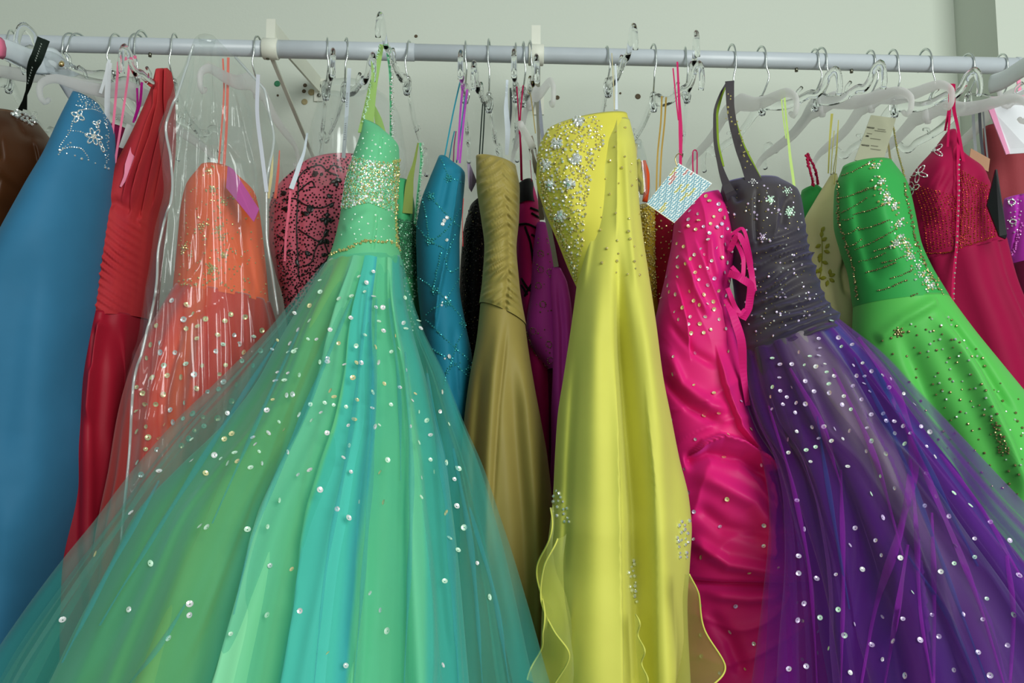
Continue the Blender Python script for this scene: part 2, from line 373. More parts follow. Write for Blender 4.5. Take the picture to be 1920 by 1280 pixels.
def net_fold(s, path, w0, mat, parent, lift=.004):
    """a doubled-over fold of net lying on the skirt"""
    p = np.array(chain(path, 14)); t = np.gradient(p, axis=0); t /= np.linalg.norm(t, axis=1)[:, None]; nn_ = np.stack([t[:, 1], -t[:, 0]], 1); V = []; n = len(p)
    for i in range(n):
        wv = w0*(.25+.75*math.sin(math.pi*min(1, (i+.5)/n*1.15))**.6)*(1+.25*math.sin(i*.5+path[0][0]))
        row = []
        for k in (-1, 0, 1):
            h = hit(s, p[i, 0]+nn_[i, 0]*wv*k*.5, p[i, 1]+nn_[i, 1]*wv*k*.5)
            if h is None: break
            row.append(np.array(h[0]))
        if len(row) == 3:
            row[1] = row[1]+np.array([0, -lift*1.6, 0]); row[0] = row[0]+np.array([0, -lift*.5, 0]); row[2] = row[2]+np.array([0, -lift*.5, 0]); V += row
    m_ = len(V)//3; Fc = [(i*3+k, i*3+k+1, (i+1)*3+k+1, (i+1)*3+k) for i in range(m_-1) for k in range(2)]
    if m_ > 2: mk('tulle_fold', V, Fc, mat, parent)
def piece(name, pxs, Y, mat, parent, thick=.0012, label=None, tilt=0.0):
    """flat card traced by its corners; Y scalar or per corner"""
    Ys = [Y]*len(pxs) if np.isscalar(Y) else Y
    a = [np.array(unproj(x, y, d)) for (x, y), d in zip(pxs, Ys)]; n = np.cross(a[1]-a[0], a[2]-a[0]); n /= np.linalg.norm(n); k = len(a)
    V = [p+n*thick/2 for p in a]+[p-n*thick/2 for p in a]; Fc = [tuple(range(k)), tuple(range(2*k-1, k-1, -1))]+[(i, (i+1) % k, (i+1) % k+k, i+k) for i in range(k)]
    return mk(name, V, Fc, mat, parent, smooth=False, label=label)

# ================================================================== the setting
WY = .33
mw, nt, p, out = newmat('painted_plaster'); L = nt.links
tc = N(nt, 'ShaderNodeTexCoord'); n1 = N(nt, 'ShaderNodeTexNoise', i_Scale=1.6, i_Detail=5.0); n2 = N(nt, 'ShaderNodeTexNoise', i_Scale=160.0, i_Detail=4.0)
L.new(tc.outputs['Object'], n1.inputs['Vector']); L.new(tc.outputs['Object'], n2.inputs['Vector'])
mx = N(nt, 'ShaderNodeMix', data_type='RGBA'); mx.inputs[6].default_value = C('#c9d2c5'); mx.inputs[7].default_value = C('#d2dacd'); L.new(n1.outputs[0], mx.inputs[0]); L.new(mx.outputs[2], p.inputs['Base Color'])
bp = N(nt, 'ShaderNodeBump', i_Strength=.12, i_Distance=.002); L.new(n2.outputs[0], bp.inputs['Height']); L.new(bp.outputs[0], p.inputs['Normal']); p.inputs['Roughness'].default_value = .85
XC = float(unproj(1791, 60, WY)[0])
def structure(name, v, f, mat, label, cat):
    o = mk(name, v, f, mat, None, smooth=False); o['kind'] = 'structure'; o['label'] = label; o['category'] = cat; return o
wall = structure('wall_back', *box((XC-4.0)/2, WY+.05, 1.6, XC+4.0, .1, 3.2), mw, 'pale grey-green painted plaster wall behind the rail', 'wall')
structure('wall_right', *box(XC+.7, WY-.155/2+.05, 1.6, 1.4, .155+.1, 3.2), mw, 'projecting pale wall pier at the right end', 'wall')
mf = cloth('floor_carpet', '#8a8478', .95, .1, None, .4, (80, 80, 80), g=1.2)
structure('floor', *box(-.4, -1.6, -.05, 7.2, 4.2, .1), mf, 'grey-beige floor under the dress rail', 'floor')
# old plugs and screw holes in the wall
mh = plain('hole_dark', '#5a4f3c', .9, g=1); mg = plain('green_plug', '#2f7f56', .5, g=1); mo = plain('torn_filler', '#a59a72', .9, g=1)
def hole(px, py, r, mat, name):
    c = unproj(px, py, WY); ang = np.arange(10)/10*6.283; V = [c+np.array([r*math.cos(a)*k, d, r*math.sin(a)*k]) for k, d in ((1.25, -.0006), (1.0, -.0022), (.6, -.0012)) for a in ang]
    Fc = [(q*10+a, q*10+(a+1) % 10, (q+1)*10+(a+1) % 10, (q+1)*10+a) for q in range(2) for a in range(10)]+[tuple(20+a for a in range(10))]
    return mk(name, V, Fc, mat, wall)
for a in ((572, 160, .0035, mh), (570, 171, .0035, mh), (571, 191, .0055, mo), (521, 179, .002, mh), (584, 173, .006, mo), (1045, 183, .004, mh), (1163, 175, .002, mh), (1196, 181, .005, mh), (780, 68, .003, mh)):
    hole(*a, 'screw_hole')
hole(520, 157, .0055, mg, 'wall_plug')

# ================================================================== rail and its brackets
def railpy(px): return 80+(px)*(124-80)/1900.0
def railpt(px): return unproj(px, railpy(px), 0.0)
rail = empty('clothes_rail', railpt(500), 'long white enamelled clothes rail running across the whole wall', 'clothes rail')
def rail_tube(name, x0, x1, r, mat=M['rail']):
    P = np.array([railpt(x0), railpt(x0+1), (railpt(x0)+railpt(x1))/2, railpt(x1-1), railpt(x1)]); return mk(name, *sweep(P, np.array([r*.9, r, r, r, r*.9]), 28, (0, 0, 1)), mat, rail)
rail_tube('tube', -700, 500, .0143); rail_tube('tube', 776, 1905, .0147); rail_tube('sleeve', 500, 778, .0158)
rail_tube('end_cap', 1903, 1912, .016)
def bracket(px, wpx, wpy, bpx, bpy_, label):
    c = railpt(px); e = empty('wall_bracket', c, label, 'bracket', 'brackets holding the rail')
    ang = np.linspace(0, 2*math.pi, 25)
    ax = (railpt(px+5)-railpt(px-5)); ax /= np.linalg.norm(ax)
    for k in (0,):
        V, Fc = sweep(np.array([c-ax*.0135, c-ax*.0125, c+ax*.0125, c+ax*.0135]), np.array([.0178, .0188, .0188, .0178]), 24, (0, 0, 1)); mk('clamp_ring', V, Fc, M['bracket'], e)
    top = c+np.array([0, .004, .034]); v, f = box(top[0], c[1]-.004, c[2]+.028, .016, .003, .05); mk('front_plate', v, f, M['bracket'], e, smooth=False)
    wtop = unproj(wpx, wpy, WY); mk('arm', *sweep(np.array([c+np.array([.006, 0, .03]), wtop]), 0, 4, (0, 0, 1), flat=(.017, .0022)), M['bracket'], e, smooth=False)
    mk('brace', *sweep(np.array([c+np.array([.0, .005, -.012]), unproj(bpx, bpy_, WY-.004)]), 0, 4, (1, 0, 0), flat=(.0034, .0022)), M['bracket'], e, smooth=False)
    v, f = box(wtop[0], WY-.003, wtop[2]-.012, .022, .004, .05); mk('wall_plate', v, f, M['bracket'], e, smooth=False)
    for dz in (-.004, -.025):
        mk('screw', *sweep(np.array([[wtop[0], WY-.0048, wtop[2]+dz], [wtop[0], WY-.009, wtop[2]+dz]]), .0042, 8, (0, 0, 1)), M['bead_dark'], e)
bracket(508, 600, 160, 590, 300, 'white wall bracket with angled arm beside the clear garment bag')
bracket(1005, 1010, 185, 1012, 300, 'white wall bracket left of the yellow dress')
def screw_under(px, s=.003):
    c = railpt(px)+np.array([0, -.002, -.0165]); mk('set_screw', *sweep(np.array([c+np.array([0, 0, .004]), c-np.array([0, 0, .004])]), s, 7, (1, 0, 0)), M['bead_dark'], rail)
for x in (283, 503, 1492, 1595): screw_under(x)

# ================================================================== hangers
def hook_mesh(seed, drop):
    r = random.Random(seed); R_ = .0175; P = []
    for a in np.linspace(-20, 180, 15): P.append((r.uniform(-.0004, .0004), -R_*math.cos(math.radians(a)), R_*math.sin(math.radians(a))))
    P = P[::-1]; P = [(0, -y, z) for _, y, z in P]          # opens to the back, stem comes down in front
    s = r.uniform(-.006, .006); stem = [(0, -R_, -.012), (s, -R_*.9, -.026), (s*.4, -.006, -.042), (0, 0, -.05), (0, 0, -drop)]
    P = [(0, y, z) for _, y, z in P]
    if P[0][1] < P[-1][1]: P = P[::-1]
    V, Fc = sweep(spline(P+stem, 46), .0016, 6, (1, 0, 0)); me = bpy.data.meshes.new('wire_hook'); me.from_pydata(V, [], Fc); me.polygons.foreach_set('use_smooth', np.ones(len(Fc), bool)); me.materials.append(M['steel']); return me
def body_mesh(kind):
    parts = []
    if kind == 'clear':
        pr = [(0, -.062), (.02, -.066), (.045, -.078), (.075, -.088), (.105, -.092), (.135, -.093), (.155, -.100), (.172, -.094), (.185, -.081), (.2, -.079), (.209, -.091), (.211, -.109), (.206, -.122)]
        h = [.013, .0115, .0095, .0085, .008, .0075, .0075, .0072, .0072, .0072, .007, .006, .0045]; th = .0042
    else:
        pr = [(0, -.060), (.025, -.060), (.05, -.070), (.08, -.083), (.12, -.092), (.15, -.096), (.175, -.100), (.195, -.110), (.207, -.126), (.205, -.140), (.196, -.146), (.189, -.138)]
        h = [.017, .016, .014, .0125, .0115, .0105, .010, .0088, .007, .006, .005, .0035]; th = .0038
    for sg in (1, -1):
        P = np.array([(0, sg*y, z) for y, z in pr]); n = 46; Q = spline(P, n); hh = np.interp(np.linspace(0, 1, n), np.linspace(0, 1, len(h)), h)
        t = np.gradient(Q, axis=0); nrm = np.cross(t, [1, 0, 0]); parts.append(sweep(Q, 0, 12, nrm, flat=(hh, th)))
    if kind == 'clear':
        for sg in (1, -1):
            parts.append(sweep(spline([(0, sg*.100, -.088), (0, sg*.104, -.077), (0, sg*.116, -.074)], 8), .003, 6, (1, 0, 0)))
    parts.append(sweep(np.array([(0, 0, -.045), (0, 0, -.052), (0, 0, -.068), (0, 0, -.08)]), np.array([.0045, .007, .008, .005]), 12, (1, 0, 0)))
    V, Fc = join(parts); me = bpy.data.meshes.new('body'); me.from_pydata([tuple(v) for v in V], [], Fc); me.polygons.foreach_set('use_smooth', np.ones(len(Fc), bool))
    me.materials.append(M['clear' if kind == 'clear' else 'frost']); return me
HOOKS = [hook_mesh(s, .058) for s in range(4)]; BODY = {'clear': body_mesh('clear'), 'frost': body_mesh('frost')}
def bar_mesh():
    V, Fc = sweep(spline([(0, -.185, -.105), (0, -.16, -.155), (0, -.12, -.165), (0, .12, -.165), (0, .16, -.155), (0, .185, -.105)], 30), .0028, 8, (1, 0, 0))
    me = bpy.data.meshes.new('trouser_bar'); me.from_pydata(V, [], Fc); me.polygons.foreach_set('use_smooth', np.ones(len(Fc), bool)); me.materials.append(M['clear']); return me
BAR = bar_mesh()
def hanger(px, kind, rz, label, drop=0.0, tilt=0.0, bar=False, brass=False):
    c = railpt(px); c = c+np.array([0, 0, .0005])
    e = empty('clear_hanger' if kind == 'clear' else 'frosted_hanger', c, label, 'hanger', 'hangers along the rail', math.radians(rz)); e.rotation_euler[0] = math.radians(tilt)
    hk = bpy.data.objects.new('wire_hook', HOOKS[int(px) % 4]); col.objects.link(hk); hk.parent = e; hk['label'] = 'steel wire hook'
    if drop: hk.scale = (1, 1, 1+drop/.058)
    b = bpy.data.objects.new('body', BODY[kind]); col.objects.link(b); b.parent = e; b.location = (0, 0, -drop)
    if bar:
        o = bpy.data.objects.new('trouser_bar', BAR); col.objects.link(o); o.parent = e; o.location = (0, 0, -drop)
    return e
# rz > 0 swings the front tip to the right
for a in [
    (22, 'clear', 6, 'clear hanger behind the brown dress, leftmost hook on the rail', .012),
    (135, 'frost', -28, 'frosted white hanger above the steel-blue dress at the far left', .004),
    (148, 'clear', -30, 'clear hanger rising over the rail left of the pink ribbon loops', .004, -12),
    (219, 'clear', -14, 'clear hanger carrying the pink ribbon loops', .006, -6),
    (258, 'clear', -26, 'clear hanger under the coral dress shoulder, left of two close hooks', .01),
    (266, 'frost', -20, 'frosted hanger behind the coral dress, right of two close hooks', .03),
    (328, 'clear', 0, 'clear hanger between the coral dress and the garment bag', .015),
    (484, 'frost', -8, 'frosted hanger inside the clear garment bag', .012),
    (613, 'clear', 14, 'clear hanger holding the pink bodice with black beads', .012),
    (648, 'clear', 22, 'clear hanger with a printed white ribbon above the pink bodice', .014),
    (768, 'clear', -6, 'clear hanger holding the large mint ball gown by its strap', .008, -13),
    (873, 'clear', 0, 'clear hanger with teal and purple straps', .012),
    (917, 'clear', -6, 'clear hanger above the gold ruched dress', .028),
    (967, 'clear', -2, 'clear hanger with a white printed ribbon, first of three right of the gold dress', .008),
    (981, 'clear', 4, 'clear hanger with crimson straps, middle of three beside the bracket', .016),
    (993, 'frost', 8, 'frosted hanger with a grey ribbon nearest the bracket', .022),
    (1137, 'clear', 4, 'clear hanger rising above the yellow dress', .0, -9),
    (1224, 'clear', 10, 'clear hanger with gold straps right of the yellow dress', .02),
    (1285, 'clear', -8, 'clear hanger with magenta straps above the printed white tag', .008, -9),
    (1371, 'frost', 12, 'frosted hanger under the purple halter strap', .03),
    (1426, 'clear', 16, 'clear hanger just right of the purple halter strap', .022),
    (1526, 'clear', 8, 'clear hanger with a pale green strap, left of two touching hooks', .012),
    (1538, 'frost', 18, 'frosted hanger with a wide arm, right of two touching hooks', .022),
    (1630, 'frost', 10, 'frosted hanger above the beige card tag', .012),
    (1673, 'clear', 10, 'clear hanger left of the crimson dress straps', .02),
    (1734, 'frost', 16, 'frosted hanger whose curled tip shows right of the crimson straps', .03),
    (1813, 'clear', 14, 'clear hanger holding the crimson dress straps', .006),
    (1877, 'frost', 6, 'white hanger at the right end of the rail by the wall pier', .008)]:
    hanger(*a)

# ================================================================== dresses
def dress(name, px, py, Y, label, group='dresses hanging on the rail'): return empty(name, unproj(px, py, Y), label, 'dress', group)
def ruche(freq, amp, slope, curve=0.0, cx=0, seed=1):
    """gathered cloth: small creases that run across the bodice"""
    def f(px, py, t, v):
        y = py+slope*(px-cx)+curve*(px-cx)**2+freq*.55*nz(px/38., py/42., seed); ph = y/freq*2*math.pi+1.5*nz(px/60., py/30., seed+3)
        s = 1-np.abs(np.sin(ph*.5)); return amp*(s*(.7+.6*nz(px/25., py/14., seed+6)))*sst(0, .03, v)*(1-sst(.97, 1, v))
    return f

# ---- brown satin dress, far left
m = cloth('brown_satin', '#45260f', .3, .4, '#b87840', .1, spec=.7, g=1.2)
d = dress('brown_dress', 10, 470, -.02, 'brown satin dress with rhinestone clasp at the far left edge')
s = loft('bodice', [(-70, 212, 62, 208, -.0, .05), (-80, 232, 88, 236, -.0, .09), (-80, 270, 103, 272, -.0, .1), (-80, 320, 104, 318, 0, .1), (-80, 380, 88, 372, 0, .1), (-80, 450, 40, 450, 0, .1)], m, d,
    folds=[([(10, 230), (20, 300), (5, 400)], 14, .018, 'r'), ([(45, 240), (60, 310), (40, 400)], 12, .02, 'v'), ([(-5, 300), (30, 345), (60, 420)], 9, .012, 'r'), ([(5, 330), (45, 370), (60, 440)], 6, .008, 'v'), ([(20, 215), (40, 250), (90, 260)], 6, .008, 'v')], seed=3, hem=None)
loft('skirt', [(-80, 445, 40, 445, 0, .1), (-90, 600, 20, 600, 0, .1), (-100, 800, 0, 800, 0, .1), (-110, 1000, 0, 1000, .02, .1)], m, d, pleat=(9, .004, .012, .9), seed=4)
mb = cloth('black_ribbon', '#17221c', .45, .2, None, .1, g=1.3)
rb = ribbon('ribbon_strap', [(80, 72, -.245), (66, 110, -.235), (52, 160, -.17), (44, 204, -.1)], [.02, .02, .016, .008, .004, .009, .015], mb, d, 30, label='black printed ribbon loop')
ribbon('ribbon_strap', [(88, 75, -.235), (70, 120, -.225), (54, 165, -.16), (38, 206, -.095)], [.012, .012, .008, .004, .01], mb, d, 30)
mt = plain('print_white', '#8f9a92', .7, g=1)
V, Fc = [], []
parts = []
for x, y in chain([(77, 84), (66, 115)], 4)+chain([(60, 128), (50, 162)], 4):
    if random.random() < .8:
        c = unproj(x, y, -.2475 if y < 120 else -.2475+.0016*max(0, y-118)); parts.append(sweep(np.array([c, c+np.array([.0008, 0, .0011]), c+np.array([-.0003, 0, .0022])]), .0005, 4, (0, 1, 0)))
V, Fc = join(parts); mk('ribbon_print', V, Fc, mt, rb, smooth=False, kind='stuff', label='small white lettering')
beads('rhinestone_clasp', s, [(x, y, 1) for x, y in scatter([(15, 216), (30, 208), (60, 212), (70, 240), (50, 232)], 40)], .0035, M['crystal'])
beads('rhinestone_clasp', s, chain([(58, 222), (72, 226), (74, 232), (60, 228), (58, 222)], 3), .002, M['crystal'])

# ---- steel blue dress
m = cloth('blue_satin', '#2f6a8c', .5, .25, '#6fa6c8', .08, spec=.35, g=1.3)
d = dress('blue_dress', 60, 1280, -.1, 'plain steel-blue satin gown with silver beaded neckline at the left')
s = loft('gown', [(144, 172, 180, 184, -.12, .03), (131, 215, 204, 226, -.12, .06), (104, 285, 203, 298, -.12, .08), (72, 352, 197, 360, -.12, .1), (20, 460, 184, 460, -.12, .12), (-30, 560, 176, 560, -.11, .13), (-90, 700, 160, 700, -.1, .14), (-130, 900, 150, 900, -.09, .14), (-160, 1100, 126, 1100, -.08, .14), (-180, 1320, 120, 1320, -.08, .14)], m, d, nu=170,
    folds=[([(120, 500), (110, 800), (80, 1280)], 60, .02, 'r'), ([(60, 420), (20, 600), (-20, 900)], 40, .012, 'v'), ([(170, 600), (135, 900), (60, 1280)], 40, .02, 'v'), ([(30, 900), (10, 1280)], 40, .015, 'r')], seed=6, wr=.002, wf=9)
sd = loft('side_panel', [(40, 362, 66, 358, -.02, .02), (14, 400, 48, 400, -.02, .03), (5, 440, 40, 440, -.02, .03), (0, 490, 20, 490, -.02, .03)], m, d, nu=50, hem=None, seed=8)
pts = []
for c in ([(112, 282), (125, 288), (140, 292), (152, 298), (165, 300), (178, 306), (196, 314), (202, 316)],): pts += [(x, y, 1.5) for x, y in c]
pts += chain([(112, 275), (122, 260), (132, 245), (136, 228)], 4)+chain([(128, 245), (145, 246), (158, 250), (166, 256)], 4)+chain([(140, 212), (155, 206), (172, 205), (188, 210)], 3)
pts += chain([(110, 290), (118, 280), (135, 276), (150, 278), (165, 295)], 4)+chain([(118, 278), (132, 268)], 4)
for cx, cy, n, L_, W_, a0 in ((146, 218, 4, 13, 7, .5), (175, 256, 6, 16, 7, .2), (181, 232, 3, 8, 5, 1.4), (190, 275, 2, 10, 5, 1.2)):
    pts += [(cx, cy, 1.8)]
    for k in range(n): pts += loop(cx, cy, L_, W_, a0+k*6.283/n, 2.6)
pts += scatter([(146, 176), (178, 186), (190, 205), (142, 200)], 36, 3)+scatter([(188, 205), (204, 230), (203, 300), (196, 310), (198, 240)], 30, 3)+chain([(161, 192), (161, 204)], 3)
beads('beadwork', s, pts, .0013, M['crystal'], label='silver bead vines and flowers')

# ---- berry dress with pink ribbon loops
m = cloth('berry_satin', '#7d0f45', .5, .2, None, .1)
d = dress('berry_dress', 220, 500, .05, 'dark berry dress with pink ribbon loops left of the coral dress')
loft('bodice', [(202, 236, 244, 238, .05, .04), (203, 290, 240, 290, .05, .06), (203, 380, 235, 380, .05, .06), (190, 600, 230, 600, .05, .07), (180, 900, 225, 900, .05, .07)], m, d, nu=70, seed=5, dv=8)
mp = cloth('pink_ribbon', '#d8708f', .5, .2, None, .05)
ribbon('ribbon_strap', [(222, 116, -.12), (218, 170, -.11), (211, 250, -.1), (204, 330, -.08), (203, 372, -.06)], .0055, mp, d); ribbon('ribbon_strap', [(243, 116, -.12), (238, 160, -.11), (226, 240, -.1), (214, 320, -.08), (211, 368, -.06)], .005, mp, d)
ribbon('ribbon_strap', [(228, 113, -.13), (242, 108, -.13), (256, 107, -.13)], .007, mp, d, 10)
mwl = cloth('white_loop', '#c4c9cc', .5, .2, None, .05)
for path in ([(205, 112, -.1), (196, 150, -.1), (188, 175, -.1)], [(207, 118, -.1), (204, 170, -.095), (203, 250, -.08)], [(202, 120, -.1), (199, 180, -.095), (200, 250, -.08)]): ribbon('hanger_loop', path, .007, mwl, d, 14)
mm = cloth('violet_ribbon', '#a5127f', .45, .2, None, .05)
ribbon('ribbon_strap', [(266, 154, -.06), (263, 190, -.05), (252, 226, -.04)], .006, mm, d); ribbon('ribbon_strap', [(257, 165, -.05), (258, 195, -.045), (250, 230, -.04)], .005, mm, d)
t_ = piece('hang_tag', [(238, 232), (252, 236), (240, 281), (223, 276)], -.03, plain('white_card', '#c5c8c4', .7), None); tag(t_, 'small blank white tag beside the pink ribbon loops', 'tag', 'paper tags')

# ---- coral one-shoulder dress
mc = cloth('coral_chiffon', '#c63c38', .55, .35, '#ff6a50', .3, (140, 140, 14), h2='#851a34', spec=.3, var=26.0, streak=(1, 1, .12))
mcs = cloth('coral_satin', '#98182c', .38, .35, '#ff5a70', .1, (30, 30, 6), spec=.5)
d = dress('coral_dress', 200, 1100, .02, 'coral-red one-shoulder chiffon gown left of the clear garment bag')
s = loft('bodice', [(292, 131, 322, 131, -.04, .015), (284, 170, 327, 165, -.04, .03), (262, 235, 325, 230, -.03, .05), (236, 300, 318, 290, -.02, .07), (197, 372, 306, 360, -.01, .09), (190, 410, 300, 400, 0, .1), (185, 500, 290, 490, 0, .1), (180, 600, 280, 590, 0, .1)], mc, d, nu=170, dv=4,
    folds=[([(298, 135), (290, 200), (258, 300), (225, 390)], 4, .013, 'r', (0, .2)), ([(309, 135), (306, 220), (278, 340), (250, 430)], 3, .012, 'v', (0, .2)), ([(320, 135), (318, 240), (298, 350), (272, 440)], 4, .012, 'r', (0, .2)), ([(305, 135), (300, 200), (262, 330), (240, 420)], 5, .013, 'r', (0, .2)), ([(314, 135), (312, 220), (285, 340), (262, 450)], 5, .014, 'r', (0, .2)), ([(298, 160), (280, 260), (245, 360)], 4, .011, 'v'), ([(318, 170), (305, 290), (280, 420)], 4, .011, 'v'), ([(290, 230), (268, 310), (250, 390)], 4, .005, 'r'), ([(192, 385), (215, 378), (250, 400)], 8, .008, 'v')],
    disp=lambda px, py, t, v: ruche(17, .010, -.8, 0, 230, 3)(px, py, t, v)*sst(385, 425, py), seed=9, hem=None)
ml = cloth('pink_lining', '#d8809a', .5, .2, None, .05)
ribbon('lining_edge', [(262, 240, -.07), (248, 285, -.09), (238, 325, -.1), (226, 350, -.1)], [.004, .012, .016, .004], ml, d, 16, label='pale pink lining at the neckline')
loft('skirt', [(176, 588, 280, 588, 0, .1), (164, 640, 272, 640, 0, .105), (158, 720, 266, 720, 0, .11), (153, 820, 262, 820, .0, .11), (146, 920, 262, 920, .01, .11), (130, 1020, 268, 1020, .01, .11), (126, 1100, 280, 1100, .01, .11), (120, 1320, 300, 1320, .01, .11)], mcs, d, nu=120, pleat=(8, .004, .012, .9),
    folds=[([(195, 600), (178, 680), (168, 800)], 9, .016, 'r', (.05, .2)), ([(180, 610), (172, 700)], 5, .008, 'v'), ([(212, 600), (222, 700), (215, 850)], 9, .014, 'v')], seed=10)

# ---- orange sequinned dress in the bag
mo_ = cloth('orange_satin', '#d6562c', .5, .3, '#ff9060', .1, g=1.45)
mos = ramp_cloth('orange_red_skirt', [(0, '#b3302c'), (.25, '#c43a30'), (.45, '#d8542c'), (.6, '#c23428'), (.8, '#b83020'), (1, '#a82818')], .5, .3, warp=.12)
d = dress('orange_dress', 330, 1150, -.08, 'orange gown with gold beads and sequins seen inside the clear bag')
s = loft('bodice', [(378, 308, 432, 309, -.09, .03), (352, 345, 478, 350, -.09, .06), (342, 400, 488, 410, -.08, .07), (336, 470, 495, 480, -.08, .07), (331, 535, 502, 562, -.08, .075)], mo_, d, nu=130,
    folds=[([(435, 370), (400, 430), (385, 520)], 10, .01, 's'), ([(455, 420), (470, 520), (480, 560)], 8, .008, 'v')], seed=12, hem=None)
sk = loft('skirt', [(332, 528, 502, 556, -.08, .075), (300, 585, 515, 605, -.08, .085), (262, 660, 525, 680, -.08, .09), (235, 760, 530, 760, -.08, .09), (215, 880, 530, 900, -.08, .09), (190, 1020, 510, 1020, -.07, .09), (165, 1320, 480, 1320, -.07, .09)], mos, d, nu=170, pleat=(12, .003, .01, .9),
    folds=[([(400, 550), (370, 700), (330, 950)], 14, .012, 'r'), ([(440, 560), (450, 700), (430, 860)], 12, .012, 'v'), ([(350, 560), (310, 700), (280, 900)], 10, .012, 'v')], seed=13)
pts = []
for x, y in ((392, 322), (398, 355), (378, 425), (408, 430), (415, 445), (420, 478), (400, 503), (395, 505), (345, 465), (420, 380)): pts += flower(x, y, 5)+scatter([(x-12, y-12), (x+12, y-12), (x+12, y+12), (x-12, y+12)], 9, seed=int(x))
pts += scatter([(355, 345), (478, 350), (495, 480), (500, 560), (440, 540), (335, 530), (342, 400)], 130, 4, seed=5)+chain([(333, 528), (370, 535), (400, 525), (430, 540), (460, 556), (500, 575)], 4, 4)
beads('beadwork', s, pts, .0016, M['crystal_gold'], label='gold bead clusters')
sequins(sk, scatter([(300, 560), (500, 590), (520, 680), (470, 720), (400, 800), (250, 900), (240, 760), (262, 660)], 70, 16, seed=8), .0042, kinds=(0, 2, 2, 1))
ms = cloth('coral_ribbon', '#d4604e', .5, .2, None, .05)
ribbon('ribbon_strap', [(428, 108, -.1), (427, 160, -.1), (425, 230, -.1), (420, 310, -.1)], .006, ms, d); ribbon('ribbon_strap', [(418, 110, -.1), (420, 170, -.1), (410, 308, -.1)], .004, ms, d)
mye = cloth('cream_ribbon', '#cfc28c', .5, .2, None, .05)
for (xa, xb) in ((512, 503), (524, 516)): ribbon('ribbon_strap', [(xa, 282, -.06), (xa-2, 315, -.06), (xb, 372, -.06)], [.002, .0065, .006], mye if xa == 512 else ms, d, 14)
t_ = piece('hang_tag', [(427, 311), (438, 318), (486, 392), (476, 416), (424, 352)], [-.175, -.175, -.18, -.18, -.175], plain('magenta_card', '#a8468a', .4), None); tag(t_, 'magenta card tag inside the clear garment bag', 'tag', 'paper tags')

# ---- clear garment bag
mbag = clear_plastic('clear_film', .065, '#fafcfb', .05, film=480, gloss=.05)
bag = empty('garment_bag', unproj(380, 1150, -.08), 'clear iridescent plastic garment bag over the orange gown', 'garment bag')
BR = [(374, 66, 402, 67, -.11, .012), (362, 84, 425, 86, -.11, .025), (350, 115, 458, 112, -.1, .05), (336, 155, 497, 150, -.1, .08), (318, 205, 508, 205, -.1, .1), (308, 238, 521, 255, -.09, .105), (316, 300, 526, 300, -.09, .11), (320, 350, 510, 350, -.09, .112), (302, 430, 510, 430, -.09, .115), (293, 520, 518, 520, -.085, .12), (268, 640, 530, 610, -.085, .125), (248, 720, 537, 720, -.085, .128), (240, 850, 535, 850, -.085, .128), (226, 1000, 515, 1000, -.08, .125), (215, 1180, 490, 1180, -.08, .125)]
bs = loft('film', BR, mbag, bag, nu=420, dv=4, wr=.002, wf=30, seed=21, hem=None, disp=lambda px, py, t, v: (.0065*(1-np.abs(np.sin((px-388)*(1-.4*v)/11+2.2*nz(px/90., py/260., 4))))**1.6+.0035*(1-np.abs(np.sin((px-388)*(1-.3*v)/5.5+2.5*nz(px/50., py/200., 14))))**1.4)*(.75+.6*nz(px/60., py/120., 8))+.006*(1-np.abs(np.sin((px+.35*py)/31+2.5*nz(px/60., py/60., 6))))**2*sst(.25, .4, v),
    folds=[([(378, 75), (362, 160), (340, 300), (330, 420)], 4, .016, 'r'), ([(384, 75), (372, 180), (356, 300), (352, 500)], 3.5, .016, 'r'), ([(390, 75), (386, 180), (376, 320), (372, 420)], 3, .014, 'r'), ([(394, 80), (396, 200), (392, 330)], 3, .012, 'v'), ([(400, 80), (412, 220), (414, 330)], 4, .012, 'r'), ([(368, 90), (345, 230), (322, 350)], 4, .01, 'v'), ([(410, 90), (450, 180), (480, 300), (490, 420)], 7, .014, 'r'), ([(330, 330), (318, 430), (300, 600), (280, 760), (262, 900)], 5, .014, 'r'), ([(345, 640), (325, 740), (322, 810)], 5, .012, 'r'), ([(290, 650), (270, 800), (250, 950)], 7, .014, 'v'), ([(430, 420), (445, 470), (452, 500)], 5, .01, 'r'), ([(312, 640), (288, 760), (270, 880)], 4, .01, 'r'), ([(470, 320), (430, 270), (400, 200)], 6, .008, 'r'), ([(360, 340), (356, 460)], 4, .01, 'r')])
mse = clear_plastic('bag_seam', .45, '#eef2f4', .1, gloss=.2)
def bag_seam(pts):
    V, Fc = surf_tube('seam', bs, pts, .0022, mse, step=8); mk('seam', V, Fc, mse, bag, label='heat-sealed seam of the bag')
bag_seam([(364, 84), (340, 160), (322, 205), (312, 240), (322, 300), (324, 352), (306, 430), (297, 480), (296, 520), (272, 640), (252, 720), (244, 850), (230, 1000), (222, 1150)])
bag_seam([(440, 108), (480, 140), (495, 170), (503, 210), (512, 260), (498, 350), (498, 430), (510, 520), (520, 590)])
ribbon('zip', [(484, 140, -.19), (482, 200, -.2), (490, 280, -.21), (500, 360, -.21)], .008, clear_plastic('zip_tape', .75, '#eef2f4', .3, gloss=.03, body='#c9ccd6'), bag, 20, label='white zip tape')

